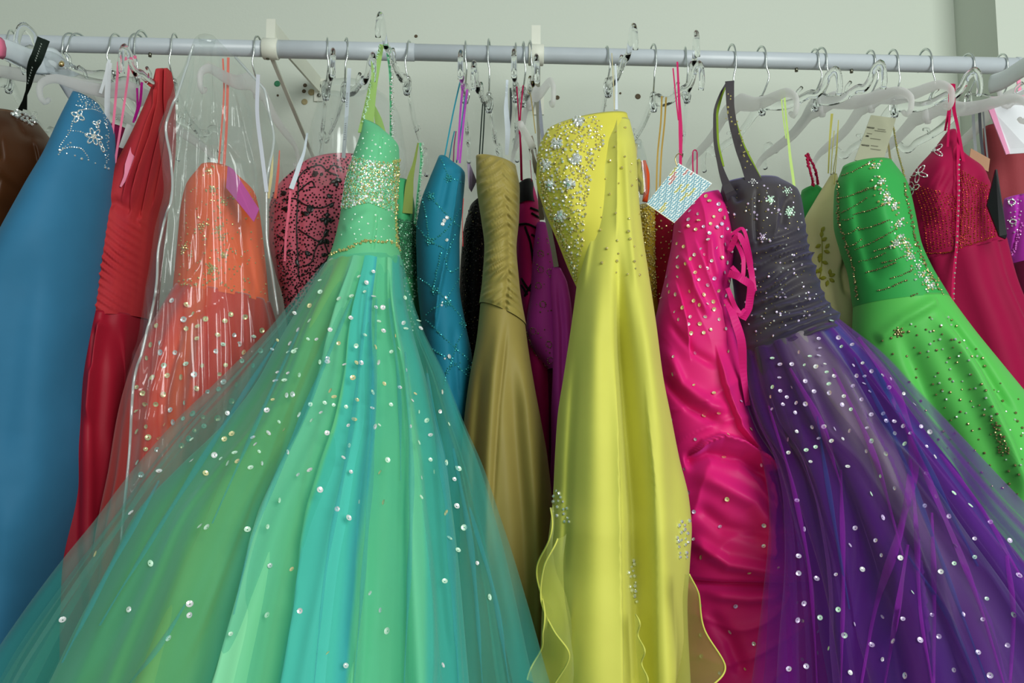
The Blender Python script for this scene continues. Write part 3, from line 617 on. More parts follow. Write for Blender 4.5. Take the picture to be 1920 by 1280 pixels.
# ---- pink bodice with black beading
m = cloth('pink_velvet', '#d56a7e', .6, .3, '#ff90a0', .15)
d = dress('pink_dress', 600, 900, .05, 'pink strapless bodice covered in black beaded vines')
s = loft('bodice', [(566, 305, 690, 288, .04, .06), (522, 345, 690, 340, .04, .075), (507, 385, 690, 385, .04, .08), (508, 440, 680, 440, .04, .08), (518, 500, 670, 500, .04, .08), (536, 560, 660, 560, .04, .08), (545, 640, 660, 640, .04, .08)], m, d, nu=130, dv=5, seed=15, hem=None, folds=[([(560, 320), (558, 450), (565, 600)], 8, .006, 'v')])
loft('skirt', [(545, 635, 660, 635, .04, .08), (530, 800, 680, 800, .04, .09), (520, 1000, 700, 1000, .04, .09)], m, d, nu=60, dv=20)
mk_ = plain('jet_bead', '#141210', .25, g=1)
poly = [(566, 302), (660, 286), (668, 500), (640, 640), (548, 640), (505, 400), (512, 360)]
beads('black_beads', s, scatter(poly, 950, 4.6, seed=2), .0017, mk_, label='tiny black beads')
beads('black_beads', s, scatter([(510, 450), (560, 470), (640, 520), (620, 640), (548, 640)], 500, 2, seed=4), .0014, mk_)
VV = []
for path in ([(555, 340), (575, 318), (600, 310), (615, 322), (635, 330)], [(530, 375), (550, 372), (575, 385), (600, 390), (625, 380)], [(555, 365), (570, 350), (585, 340), (590, 350), (580, 352)], [(600, 455), (575, 440), (560, 430)], [(610, 440), (590, 470), (585, 490), (570, 500)], [(520, 440), (535, 455), (530, 470), (545, 480)], [(590, 505), (605, 495), (615, 480), (606, 450)], [(545, 300), (560, 345), (556, 420), (560, 520)], [(615, 320), (625, 310), (640, 315)]): VV.append(surf_tube('', s, path, .0014, mk_, step=4))
V, Fc = join(VV); mk('black_vine', V, Fc, mk_, s.obj, kind='stuff', label='black corded vine')
def leaf_on(s, x, y, L_, W_, a, mat, name, lift=.0012):
    n = 8; tt = np.linspace(0, 1, n); ww = W_*np.sin(tt*math.pi)**.8/2; c, sn = math.cos(a), math.sin(a); P = []
    for sg in (1, 0, -1):
        for t, w_ in zip(tt, ww):
            u, v = L_*t, sg*w_; h = hit(s, x+c*u-sn*v, y+sn*u+c*v)
            if h is None: return
            P.append(np.array(h[0])+np.array(h[1])*(lift+(.0012 if sg == 0 else 0)))
    Fc = [(r*n+i, r*n+i+1, (r+1)*n+i+1, (r+1)*n+i) for r in range(2) for i in range(n-1)]; mk(name, P, Fc, mat, s.obj)
for x, y, L_, W_, a in ((596, 322, 14, 10, 2.4), (577, 385, 16, 14, 1.0), (628, 335, 14, 8, .4), (632, 338, 14, 8, 2.8), (630, 340, 12, 8, 1.4), (612, 365, 12, 8, .5), (625, 380, 12, 8, 2.2), (565, 400, 16, 9, .1), (612, 410, 14, 9, .4), (612, 410, 14, 9, 1.7), (612, 410, 13, 8, 2.9), (612, 410, 13, 8, -1.4), (527, 365, 12, 10, -.4), (530, 390, 12, 9, .3), (608, 445, 16, 9, -1.2), (608, 447, 14, 9, .9), (606, 448, 14, 9, 2.2), (572, 470, 14, 9, .8), (602, 480, 12, 8, -.3), (555, 485, 14, 8, 1.3), (600, 330, 8, 6, -.8), (530, 430, 10, 7, .9)): leaf_on(s, x, y, L_, W_, a, mk_, 'leaf')
mpk = cloth('pink_strap', '#d8657c', .5, .2, None, .05)
ribbon('ribbon_strap', [(545, 352, -.09), (541, 400, -.09), (536, 445, -.085), (534, 490, -.08)], .0055, mpk, d)
mwr = cloth('white_ribbon', '#c9d2da', .5, .2, None, .05)
ribbon('hanger_loop', [(576, 250, -.02), (570, 285, -.05), (558, 320, -.08), (546, 354, -.095)], [.005, .006, .01, .011], mwr, d, 16, label='white strap end')
wr_ = ribbon('hanger_loop', [(655, 128, -.1), (652, 180, -.09), (648, 240, -.07), (644, 296, -.04)], .009, mwr, d, 20, label='white printed hanger ribbon')
parts = []
for x, y in chain([(651, 175), (650, 200)], 3)+chain([(648, 232), (646, 262)], 3):
    c = unproj(x, y, -.1); parts.append(sweep(np.array([c-np.array([.0012, 0, 0]), c+np.array([.0012, 0, .0006])]), .00035, 4, (0, 1, 0)))
V, Fc = join(parts); mk('ribbon_print', V, Fc, plain('grey_print', '#70767c', .7, g=1), wr_, smooth=False, kind='stuff', label='tiny grey lettering')
# loose clear cover behind the mint strap
cov = empty('plastic_cover', unproj(690, 345, -.02), 'thin clear plastic shoulder cover between pink bodice and mint strap', 'garment cover')
loft('film', [(600, 152, 690, 150, .0, .03), (592, 190, 735, 180, .0, .06), (585, 240, 755, 220, .0, .08), (580, 300, 762, 300, .0, .085), (600, 350, 750, 345, .0, .085)], clear_plastic('thin_film', .1, '#fbfdfc', .12, gloss=.05), cov, nu=120, wr=.003, wf=34, seed=31, hem=None, pleat=(9, .002, .006, 1))

# ---- mint ball gown
mm1 = cloth('mint_satin', '#5aae84', .5, .3, '#a0e0c0', .08, h2='#63b57e')
mm2 = ramp_cloth('mint_layers', [(0, '#3f7f5a'), (.12, '#5f9a55'), (.3, '#70a556'), (.42, '#72a85a'), (.46, '#62a878'), (.475, '#7cc79a'), (.55, '#74c08c'), (.605, '#66b873'), (.615, '#48b3a0'), (.72, '#52c0b0'), (.755, '#3a9fb0'), (.765, '#66bd86'), (.84, '#6cc48c'), (.865, '#4a9e68'), (.88, '#85cf9a'), (.92, '#74c894'), (.935, '#48b0a2'), (1, '#2f8f8a')], .6, .3, warp=.012, interp='LINEAR')
mtu = sheer('aqua_tulle', '#3fa89c', .22, h2='#4cb8ae', trans=.4, g=1.3); mtu2 = sheer('green_tulle', '#63c08a', .16, h2='#3fb2ae', trans=.4, g=1.4)
d = dress('mint_ball_gown', 480, 1280, -.4, 'large mint-green ball gown with glitter band and wide tulle skirt')
s = loft('bodice', [(682, 222, 716, 238, -.2, .012), (675, 250, 748, 266, -.2, .045), (660, 295, 748, 300, -.2, .06), (647, 342, 743, 345, -.2, .065), (639, 395, 743, 395, -.2, .065), (627, 450, 749, 450, -.21, .07), (608, 500, 756, 490, -.21, .07)], mm1, d, nu=140, dv=4, seed=17, hem=None,
    folds=[([(708, 395), (698, 470)], 3, .004, 'v', (.1, .1)), ([(716, 240), (712, 300)], 3, .003, 'v'), ([(640, 430), (690, 400), (742, 410)], 8, .004, 'r', (.1, .1))])
RO = [(610, 490, 754, 474, -.21, .072), (560, 552, 768, 540, -.24, .085), (500, 628, 788, 605, -.27, .1), (420, 715, 830, 700, -.3, .12), (350, 790, 862, 790, -.33, .135), (280, 880, 890, 870, -.36, .15), (220, 970, 917, 970, -.39, .16), (150, 1070, 943, 1070, -.42, .17), (80, 1180, 968, 1180, -.44, .175), (18, 1285, 990, 1285, -.46, .18), (-50, 1420, 1020, 1420, -.48, .18)]
RU = [(613, 488, 752, 472, -.21, .066), (575, 552, 758, 540, -.235, .076), (532, 628, 772, 608, -.26, .088), (486, 715, 796, 700, -.29, .1), (430, 790, 816, 790, -.32, .115), (345, 880, 835, 870, -.35, .128), (268, 970, 848, 970, -.38, .138), (222, 1070, 858, 1070, -.41, .145), (170, 1180, 866, 1180, -.43, .15), (125, 1285, 872, 1285, -.45, .155), (60, 1420, 880, 1420, -.47, .155)]
fm = [([(655, 540), (560, 740), (480, 960), (392, 1290)], (12, 40), .022, 'S'), ([(676, 500), (632, 760), (585, 1000), (515, 1290)], (8, 34), .020, 's'), ([(703, 485), (696, 760), (680, 1000), (652, 1290)], (7, 26), .022, 's'), ([(728, 480), (750, 700), (752, 1000), (742, 1290)], (7, 24), .024, 'v'), ([(740, 490), (775, 720), (800, 960), (805, 1290)], (8, 28), .016, 'r'), ([(640, 540), (500, 800), (400, 1010), (290, 1290)], (10, 40), .014, 'v'), ([(622, 520), (470, 780), (330, 1000), (200, 1290)], (8, 40), .016, 'r'), ([(690, 500), (665, 800), (625, 1290)], (6, 20), .010, 'v'), ([(715, 500), (722, 800), (705, 1290)], (6, 20), .012, 'r')]
su = loft('skirt', RU, mm2, d, nu=340, dv=5, pleat=(15, .001, .006, .85), seed=18, wr=.001, wf=12, frontshare=.78, tf=[(.468, .05, .036, 'S'), (.61, .04, .03, 'S'), (.76, .045, .034, 's'), (.80, .03, .012, 'r'), (.868, .02, .028, 'v'), (.90, .03, .018, 'r'), (.932, .025, .026, 's'), (.68, .02, .012, 'r'), (.54, .03, .014, 'r'), (.30, .06, .026, 'r'), (.15, .05, .022, 'v'), (.22, .02, .012, 'r'), (.40, .04, .018, 'v')])
so = loft('tulle_overlay', RO, mtu, d, nu=300, dv=6, pleat=(13, .003, .03, .55), seed=23, wr=.001, lip=False, label='sheer aqua tulle top layer',
    folds=[([(660, 520), (560, 760), (400, 1290)], (6, 18), .02, 'r'), ([(560, 560), (380, 850), (130, 1290)], (6, 16), .02, 'r'), ([(700, 500), (700, 800), (660, 1290)], (5, 16), .02, 'r'), ([(770, 560), (830, 800), (880, 1290)], (6, 14), .02, 'r'), ([(790, 620), (860, 860), (940, 1290)], (5, 12), .018, 'v'), ([(620, 560), (520, 800), (330, 1290)], (5, 14), .018, 'v')])
si = loft('tulle_underlayer', [(a+(u_-a)*.45, b_, c-(c-e)*.4, dd, y_, bb-.012) for (a, b_, c, dd, y_, bb), (u_, _, e, _, _, _) in zip(RO, RU)], mtu2, d, nu=260, dv=7, pleat=(11, .003, .016, .8), seed=29, wr=.001, lip=False, label='green tulle second layer')
msm = cloth('lime_lining', '#87a85e', .5, .3, None, .05)
ribbon('strap', [(716, 84, -.16), (706, 130, -.17), (696, 180, -.18), (689, 225, -.2), (686, 250, -.22)], [.010, .014, .020, .026, .034], msm, d, 24, label='lime halter strap lining')
ribbon('strap', [(700, 195, -.17), (708, 220, -.18), (716, 250, -.2)], [.004, .016, .018], msm, d, 12)
st = ribbon('strap', [(724, 84, -.15), (731, 130, -.15), (733, 190, -.16), (733, 262, -.19)], .006, mm1, d, 24, label='beaded right strap')
def strap_beads(name, path, n, r, mat, parent, jit=.002):
    P = spline(np.array([unproj(*q) for q in path]), n); v0, f0 = ico(); V, Fc = [], []
    for c in P:
        c = c+np.array([random.gauss(0, jit), -.002, random.gauss(0, jit)]); k = len(V); V += (c+v0*r*random.uniform(.7, 1.2)).tolist(); Fc += [(a+k, b+k, e+k) for a, b, e in f0]
    return mk(name, V, Fc, mat, parent, smooth=False, kind='stuff')
strap_beads('strap_beads', [(727, 88, -.154), (734, 130, -.154), (736, 190, -.164), (736, 262, -.194)], 150, .0014, M['crystal'], st, .0013)
strap_beads('strap_beads', [(712, 88, -.165), (700, 130, -.175), (692, 180, -.185), (680, 228, -.21)], 70, .0013, SEQ[1], st, .001)
band = [(656, 292), (690, 300), (744, 308), (744, 380), (742, 400), (690, 378), (645, 392), (640, 390), (648, 340)]
beads('glitter_band', s, scatter(band, 700, 2.4, seed=6), .0019, plain('mint_glitter', '#8fd0aa', .2, .5, film=380), flat=.6, label='dense glitter sequin band'); beads('glitter_band', s, scatter(band, 420, 3, seed=7), .0018, M['crystal_gold'], flat=.6); beads('glitter_band', s, scatter(band, 170, 3.5, seed=9), .0021, SEQ[0], flat=.6)
beads('glitter_band', s, scatter([(736, 300), (748, 300), (746, 400), (754, 480), (742, 460)], 160, 3, seed=9), .002, M['crystal_gold'])
beads('waist_trim', s, chain([(614, 478), (650, 466), (690, 452), (720, 452), (752, 458)], 2.5, 2.5), .0018, M['crystal_gold'])
beads('scattered_beads', s, scatter([(684, 240), (745, 270), (742, 300), (662, 295)], 26, 9, seed=2)+scatter([(645, 400), (742, 405), (748, 450), (630, 450)], 26, 9, seed=3), .0016, SEQ[1], flat=.5)
tr_ = [(717, 578), (614, 680), (518, 716), (561, 620), (582, 603), (602, 549), (384, 888), (279, 1056), (120, 1163), (463, 994), (663, 788), (800, 790), (833, 961), (728, 1183), (915, 1120), (357, 1133), (700, 558), (637, 562), (552, 661), (534, 715), (557, 777), (546, 740), (470, 1155), (834, 868), (707, 680), (676, 682), (745, 655), (787, 617), (783, 603), (806, 640), (858, 880), (855, 950), (700, 800), (652, 972), (600, 920), (248, 963), (182, 1040), (300, 885), (436, 815), (430, 870), (390, 990), (378, 988), (760, 618), (840, 1010), (870, 990)]
extra = scatter([(620, 500), (745, 490), (780, 600), (840, 740), (860, 900), (700, 900), (420, 900), (330, 860), (430, 740), (560, 570)], 95, 13, seed=12)+scatter([(420, 900), (860, 900), (940, 1270), (100, 1270)], 22, 40, seed=14)
sequins(so, [(x, y, 1.15) for x, y in tr_]+extra, .0031, kinds=(0, 0, 1, 1, 2))

mfa = sheer('aqua_net_fold', '#3fa8b4', .38, trans=.4, g=1.15)
for path, w_ in (([(660, 560), (560, 800), (470, 1020), (440, 1150)], 10), ([(690, 540), (660, 800), (610, 1080), (590, 1285)], 8), ([(706, 560), (700, 800), (688, 1000), (664, 1285)], 10), ([(760, 660), (772, 900), (758, 1285)], 9), ([(800, 700), (840, 950), (860, 1285)], 14), ([(850, 840), (885, 1040), (905, 1285)], 10), ([(520, 640), (400, 830), (280, 1020), (190, 1170)], 10), ([(560, 620), (470, 820), (400, 980)], 7), ([(350, 1130), (300, 1210), (240, 1285)], 9), ([(300, 900), (200, 1080), (120, 1240)], 10), ([(730, 560), (750, 760), (752, 900)], 7), ([(880, 950), (930, 1130), (955, 1285)], 9)): net_fold(so, path, w_, mfa, so.obj)
# ---- second mint dress tucked behind
d = dress('green_mint_dress', 770, 800, .0, 'second mint dress squeezed between the ball gown and the teal dress')
mm3 = cloth('sea_green', '#3f9a63', .5, .3, '#80d0a0', .08)
s = loft('bodice', [(728, 345, 772, 336, .0, .05), (734, 400, 782, 408, 0, .06), (736, 460, 784, 460, 0, .06), (740, 540, 788, 540, .0, .06), (745, 620, 798, 620, 0, .06), (740, 760, 800, 760, .02, .06), (740, 1000, 800, 1000, .03, .06)], mm3, d, nu=90, seed=33)
beads('glitter_panel', s, scatter([(748, 410), (783, 415), (784, 520), (752, 520)], 420, 2, seed=4), .0018, plain('green_glitter', '#4f8a68', .25, .5), label='dark glitter panel'); beads('glitter_panel', s, scatter([(748, 410), (783, 415), (784, 620), (756, 620)], 120, 3, seed=5), .0018, SEQ[1])
moli = cloth('olive_lining', '#7a8a44', .5, .2, None, .05)
ribbon('strap', [(784, 268, -.02), (778, 300, -.03), (768, 345, -.05), (764, 400, -.06)], [.004, .008, .02, .024], moli, d, 16, label='olive halter lining')
st = ribbon('strap', [(788, 268, -.02), (790, 300, -.03), (784, 360, -.05), (778, 420, -.06)], .006, mm1, d, 16)
strap_beads('strap_beads', [(791, 270, -.024), (792, 300, -.034), (787, 360, -.054), (780, 420, -.064)], 70, .0014, SEQ[1], st, .0012)

# ---- teal dress with diamond beading
m = cloth('teal_crepe', '#1d7088', .55, .25, '#50b8c8', .12, g=1.25)
d = dress('teal_dress', 850, 1000, -.03, 'teal crepe dress with beaded diamond lattice left of the gold dress')
s = loft('gown', [(822, 291, 846, 298, -.05, .025), (804, 330, 873, 316, -.05, .055), (788, 380, 869, 380, -.05, .065), (782, 440, 862, 440, -.05, .07), (784, 520, 861, 520, -.05, .07), (790, 600, 873, 600, -.05, .07), (800, 680, 886, 680, -.05, .07), (815, 780, 884, 780, -.04, .07), (830, 1000, 900, 1000, -.03, .07), (830, 1300, 910, 1300, -.03, .07)], m, d, nu=120, seed=19,
    folds=[([(866, 325), (846, 440), (826, 540), (815, 620)], 7, .02, 's', (.05, .1)), ([(845, 310), (825, 400)], 8, .006, 'v'), ([(850, 600), (858, 760)], 8, .01, 'v')])
pts = []
for path in ([(828, 300), (842, 330), (872, 345)], [(790, 355), (815, 378), (843, 408), (860, 425)], [(862, 392), (838, 430), (806, 455)], [(783, 425), (808, 452), (842, 470)], [(852, 440), (835, 490), (845, 510), (862, 500)], [(785, 520), (815, 542), (840, 565), (868, 600)], [(862, 520), (835, 560), (800, 590)], [(800, 600), (840, 640), (884, 680)], [(875, 605), (855, 650), (840, 700)], [(812, 655), (845, 675), (876, 705)], [(790, 360), (800, 410), (806, 455)], [(828, 470), (812, 545)], [(862, 680), (840, 690), (832, 740)]): pts += chain(path, 4.5, .8)
for x, y in ((808, 368), (806, 452), (868, 606), (816, 545), (838, 568), (840, 335), (880, 692)): pts += flower(x, y, 4, 5)+flower(x, y, 7, 5, .6)
beads('lattice_beads', s, pts, .0015, plain('teal_bead', '#3fa0a0', .2, .6), label='beaded diamond lattice'); beads('lattice_sequins', s, [(833, 414, 1.6), (838, 408, 1.4), (830, 420, 1.3), (836, 558, 1.5), (830, 567, 1.4), (828, 572, 1.3), (842, 668, 1.6), (834, 672, 1.2), (838, 450, 1.3)], .0022, SEQ[0], flat=.4)
mts = cloth('teal_strap', '#2a8a9c', .5, .2, None, .05); mps = cloth('purple_strap', '#a545a8', .5, .2, None, .05)
for path, mt_, w_ in (([(864, 148, -.1), (850, 210, -.09), (834, 292, -.07)], mts, .0035), ([(869, 150, -.11), (864, 200, -.1), (858, 300, -.08)], mps, .005), ([(876, 168, -.11), (870, 220, -.1), (862, 306, -.08)], mps, .005), ([(872, 180, -.09), (866, 230, -.085), (856, 305, -.07)], mts, .003), ([(852, 246, -.05), (846, 275, -.05), (842, 300, -.06)], mts, .003), ([(855, 246, -.05), (851, 280, -.05), (850, 306, -.06)], cloth('plum_strap', '#8a3a6a', .5), .003)): ribbon('strap', path, w_, mt_, d, 16)
t_ = piece('hang_tag', [(876, 306), (881, 307), (894, 340), (884, 360), (879, 352)], [-.1, -.1, -.08, -.08, -.1], plain('mauve_card', '#7d6f86', .5), None); tag(t_, 'small mauve tag hanging by the teal neckline', 'tag', 'paper tags')
ribbon('tag_string', [(869, 372, -.12), (867, 410, -.12), (868, 462, -.12)], .0016, cloth('red_thread', '#a03030', .5), d, 12)

# ---- black sequinned dress
m = cloth('black_sequin_cloth', '#100f10', .4, .2, None, .4, (200, 200, 200), g=1.2)
d = dress('black_dress', 885, 760, .06, 'black sequinned dress glimpsed left of the gold dress')
s = loft('gown', [(880, 385, 915, 365, .06, .04), (868, 430, 918, 430, .06, .05), (864, 500, 915, 500, .06, .05), (862, 600, 915, 600, .06, .05), (864, 760, 915, 760, .06, .05), (870, 1000, 920, 1000, .06, .05)], m, d, nu=60, dv=8)
beads('sequin_texture', s, scatter([(868, 400), (910, 370), (912, 700), (864, 700)], 420, 3, seed=3), .002, plain('black_sequin', '#262322', .2, .5), flat=.4); beads('sequin_texture', s, scatter([(868, 400), (910, 370), (912, 700), (864, 700)], 40, 6, seed=6), .0014, M['bead_bronze'])

# ---- gold ruched dress
m = cloth('gold_taffeta', '#8f8245', .36, .4, '#e8d898', .06, (24, 24, 120), spec=.5); m2 = cloth('gold_satin', '#8a7c42', .42, .35, '#e0cc88', .06, spec=.45)
d = dress('gold_dress', 960, 1280, -.1, 'antique gold dress with gathered ruched bodice in the middle of the rail')
def gold_r(px, py, t, v):
    c = 948+.0*py+6*np.sin(py/60.); lft = px < c
    a = ruche(19, .009, .8, .003, 945, 5)(px, py, t, v)+ruche(9, .004, .6, .002, 945, 15)(px, py, t, v); b_ = ruche(17, .009, -.8, 0, 945, 8)(px, py, t, v)+ruche(8, .004, -1.1, 0, 945, 18)(px, py, t, v)
    wgt = sst(-7, 7, px-c); return a*(1-wgt)+b_*wgt-.006*np.exp(-((px-c)/5)**2)*sst(330, 420, py)
s = loft('bodice', [(892, 287, 968, 306, -.1, .03), (894, 335, 975, 345, -.1, .055), (902, 400, 974, 400, -.1, .065), (908, 455, 969, 460, -.1, .068), (904, 515, 974, 525, -.1, .07), (898, 562, 987, 604, -.1, .072)], m, d, nu=170, dv=2.5, disp=gold_r, seed=20, hem=None, wr=.0008)
sg = loft('skirt', [(900, 560, 985, 600, -.1, .068), (893, 625, 991, 650, -.1, .075), (880, 705, 1002, 725, -.1, .085), (871, 785, 1014, 790, -.1, .09), (866, 855, 1026, 855, -.1, .095), (862, 950, 1035, 950, -.1, .1), (862, 1050, 1037, 1050, -.1, .1), (862, 1150, 1033, 1150, -.1, .1), (862, 1320, 1025, 1320, -.1, .1)], m2, d, nu=150, seed=22, wr=.0012, wf=14,
    folds=[([(940, 570), (925, 700), (915, 850), (910, 1100)], 12, .012, 'r'), ([(953, 590), (935, 760), (920, 1000)], 4, .006, 'v'), ([(970, 610), (990, 760), (1005, 950), (1010, 1280)], 22, .022, 'r'), ([(960, 620), (968, 800), (985, 1000), (995, 1280)], 16, .016, 'v'), ([(905, 640), (890, 850), (885, 1100)], 9, .01, 'v')])
for path in ([(905, 195, -.1), (902, 240, -.1), (899, 290, -.1)], [(909, 195, -.1), (907, 240, -.1), (904, 290, -.1)]): ribbon('strap', path, .003, mb, d, 10)

# ---- black and magenta corset dress
m = cloth('corset_magenta', '#c41c70', .5, .25, '#ff60a0', .08); mbk = cloth('corset_black', '#0e0c0d', .5, .1, None, .1, g=1.2)
d = dress('corset_dress', 990, 700, .05, 'magenta corset dress with black trim right of the gold dress')
s = loft('gown', [(966, 350, 998, 336, .05, .04), (964, 400, 1012, 395, .05, .055), (966, 480, 1014, 480, .05, .055), (974, 560, 1016, 560, .05, .055), (985, 700, 1030, 700, .05, .055), (990, 1000, 1040, 1000, .05, .055)], m, d, nu=80, seed=24)
ss_ = loft('black_yoke', [(966, 348, 999, 334, .05, .043), (963, 372, 1006, 366, .05, .056), (963, 385, 1010, 380, .05, .059)], mbk, d, nu=60, hem=None, dv=4)
for path in ([(968, 422), (985, 420), (1012, 432)], [(985, 425), (995, 460), (1000, 520), (985, 555)], [(996, 400), (1010, 408)], [(996, 440), (1012, 450)], [(994, 390), (1010, 396)], [(998, 470), (1012, 482)], [(979, 522), (990, 540), (998, 548)], [(979, 535), (990, 552)]):
    V, Fc = surf_tube('', s, path, .0022, mbk, step=4)
    if V: mk('black_trim', V, Fc, mbk, d)
mcr = cloth('crimson_strap', '#a01848', .5, .2, None, .05)
ribbon('strap', [(969, 162, -.14), (972, 210, -.12), (976, 270, -.08), (978, 338, -.01)], [.003, .003, .0055, .006], mcr, d, 16); ribbon('strap', [(981, 160, -.14), (976, 210, -.13), (974, 250, -.11)], .0035, mcr, d, 10); ribbon('strap', [(994, 300, -.02), (997, 340, 0)], .0015, mcr, d, 6)

# ---- purple beaded dress with silver ribbon
m = cloth('fuchsia_purple', '#b23aa2', .45, .3, '#e070d0', .08)
d = dress('purple_beaded_dress', 1045, 900, .0, 'fuchsia purple beaded dress with grey ribbon beside the yellow gown')
s = loft('bodice', [(1008, 416, 1026, 420, .0, .02), (1001, 460, 1036, 470, .0, .035), (994, 540, 1050, 540, .0, .04), (987, 610, 1056, 610, .0, .042), (1000, 655, 1060, 655, 0, .042), (1028, 690, 1060, 692, .0, .04)], m, d, nu=90, seed=25, hem=None)
sdp = loft('drape', [(1034, 500, 1052, 502, -.045, .01), (1032, 530, 1064, 530, -.045, .014), (1036, 600, 1072, 600, -.045, .02), (1036, 700, 1074, 700, -.045, .02), (1034, 800, 1074, 800, -.04, .022), (1030, 1000, 1080, 1000, -.03, .025)], m, d, nu=70, seed=26, folds=[([(1045, 505), (1055, 620), (1056, 800)], 6, .008, 'v')])
loft('skirt', [(1024, 420, 1050, 424, .04, .02), (1024, 480, 1085, 480, .04, .03), (1020, 660, 1085, 660, .03, .03), (1025, 800, 1080, 800, .03, .04), (1030, 1000, 1090, 1000, .03, .05)], cloth('wine_satin', '#5c0f3a', .5, .2), d, nu=50, dv=15)
pts = []
for x, y in ((1012, 470), (1008, 530), (1016, 565), (1027, 640), (1030, 670), (1012, 500), (1028, 505), (998, 615)): pts += chain(loop(x, y, 12, 10, 1.2, 2), 3)
pts += chain([(988, 622), (1000, 655), (1020, 682), (1034, 692)], 2.5, 1)+scatter([(1005, 440), (1025, 440), (1045, 540), (1045, 680), (1000, 640), (995, 560)], 30, 5)
beads('gold_embroidery', s, pts, .0013, M['bead_bronze'], label='gold beaded scrolls')
mgr = cloth('grey_ribbon', '#8f8f86', .4, .3, None, .05)
ribbon('grey_ribbon', [(1020, 388, -.08), (1028, 420, -.08), (1036, 460, -.075), (1043, 500, -.06)], [.009, .011, .011, .012], mgr, d, 16, label='grey satin ribbon loop')
ribbon('grey_ribbon', [(996, 255, -.1), (1006, 300, -.1), (1013, 350, -.09), (1016, 412, -.05)], [.007, .012, .016, .012], cloth('taupe_ribbon', '#7d756b', .4, .3), d, 18)
ribbon('hanger_loop', [(951, 150, -.1), (949, 200, -.1), (952, 245, -.09), (950, 290, -.07)], [.006, .006, .011, .013, .011, .008], mwr, d, 20, label='white printed hanger ribbon')
ribbon('hanger_loop', [(957, 165, -.08), (958, 200, -.08), (956, 240, -.08)], [.004, .006, .003], cloth('dark_grey_ribbon', '#4c4f50', .5), d, 12)
ribbon('hanger_loop', [(1012, 185, -.02), (1014, 225, -.03), (1018, 262, -.04)], [.003, .009, .008], cloth('slate_ribbon', '#7b808a', .5), d, 12)
ribbon('hanger_loop', [(993, 165, -.1), (998, 200, -.1), (1004, 250, -.1)], .0022, cloth('gold_cord', '#9a8a4c', .5), d, 12)
e = empty('white_strap_clip', unproj(985, 260, -.14), 'white plastic clip arm hanging left of the yellow bodice', 'clip')
mk('arm', *sweep(spline(np.array([unproj(*q) for q in ((975, 232, -.2), (985, 250, -.17), (998, 275, -.14))]), 12), np.linspace(.0055, .0062, 12), 10, (1, 0, 0)), M['frost'], e); mk('jaw', *sweep(spline(np.array([unproj(*q) for q in ((998, 278, -.14), (1003, 300, -.12), (1008, 335, -.09))]), 10), np.linspace(.006, .004, 10), 8, (1, 0, 0)), M['clear'], e)

# ---- yellow gown
m = cloth('yellow_satin', '#c6c04a', .5, .35, '#ffffa0', .06, g=1.2); mor = cloth('yellow_organza', '#cfcf5e', .5, .45, '#ffffc0', .05, h2='#c2c056', g=1.12); mru = sheer('yellow_ruffle_organza', '#c8cc5c', .5, g=1.2, h2='#c6cc62', trans=.45)
d = dress('yellow_gown', 1150, 1280, -.3, 'bright yellow organza gown with jewelled bodice and ruffles')
s = loft('bodice', [(1026, 236, 1176, 205, -.17, .035), (1009, 268, 1187, 246, -.17, .055), (1006, 320, 1192, 310, -.17, .068), (1018, 372, 1196, 370, -.17, .072), (1040, 430, 1201, 430, -.17, .074), (1062, 482, 1206, 482, -.17, .074), (1086, 535, 1216, 535, -.18, .074)], m, d, nu=150, dv=4, seed=27, hem=None, folds=[([(1085, 235), (1060, 330), (1075, 440)], 22, .008, 'r')])
so_y = loft('overskirt', [(1140, 226, 1180, 222, -.172, .022), (1112, 275, 1191, 272, -.176, .057), (1100, 350, 1196, 350, -.177, .069), (1091, 430, 1204, 430, -.18, .076), (1083, 500, 1214, 500, -.19, .082), (1070, 600, 1228, 600, -.21, .09), (1056, 700, 1240, 700, -.22, .095), (1045, 780, 1255, 780, -.23, .1), (1040, 860, 1270, 860, -.24, .105), (1036, 940, 1288, 940, -.25, .108), (1030, 1000, 1293, 1000, -.26, .11), (1024, 1060, 1290, 1060, -.26, .11), (1018, 1150, 1285, 1150, -.27, .11), (1014, 1290, 1290, 1290, -.28, .11), (1005, 1420, 1300, 1420, -.28, .11)], mor, d, nu=240, dv=4, seed=28, wr=.0012, wf=12,
    folds=[([(1158, 430), (1168, 600), (1184, 800), (1198, 960), (1208, 1290)], (9, 26), .055, 'v', (.3, 0)), ([(1130, 450), (1112, 640), (1110, 900), (1110, 1290)], (16, 46), .018, 'r', (.3, 0)), ([(1185, 460), (1212, 640), (1232, 820), (1245, 1290)], (12, 30), .02, 'r', (.3, 0)), ([(1156, 215), (1157, 330), (1155, 450)], 4, .007, 's', (.05, .2)), ([(1135, 270), (1108, 420), (1085, 560)], 8, .010, 'r'), ([(1170, 250), (1180, 420), (1195, 560)], 8, .008, 'r'), ([(1150, 620), (1158, 800), (1166, 1290)], (6, 12), .012, 's', (.3, 0)), ([(1206, 700), (1222, 900), (1232, 1290)], (5, 10), .012, 'S', (.3, 0)), ([(1080, 640), (1066, 860), (1056, 1100)], 8, .01, 'v')])
poly = [(1026, 238), (1120, 215), (1135, 260), (1112, 320), (1100, 380), (1092, 480), (1080, 520), (1050, 450), (1015, 370), (1008, 290)]
beads('scattered_beads', s, scatter(poly, 420, 4.2, seed=31), .0019, M['crystal_gold'], flat=.7); beads('crystals', s, scatter(poly, 170, 6, seed=32), .0022, M['crystal'])
pts = []
for x, y in ((1045, 270), (1034, 345), (1068, 345), (1052, 405), (1080, 300), (1085, 228), (1025, 310)): pts += flower(x, y, 5, 6)+flower(x, y, 9, 8, .3)
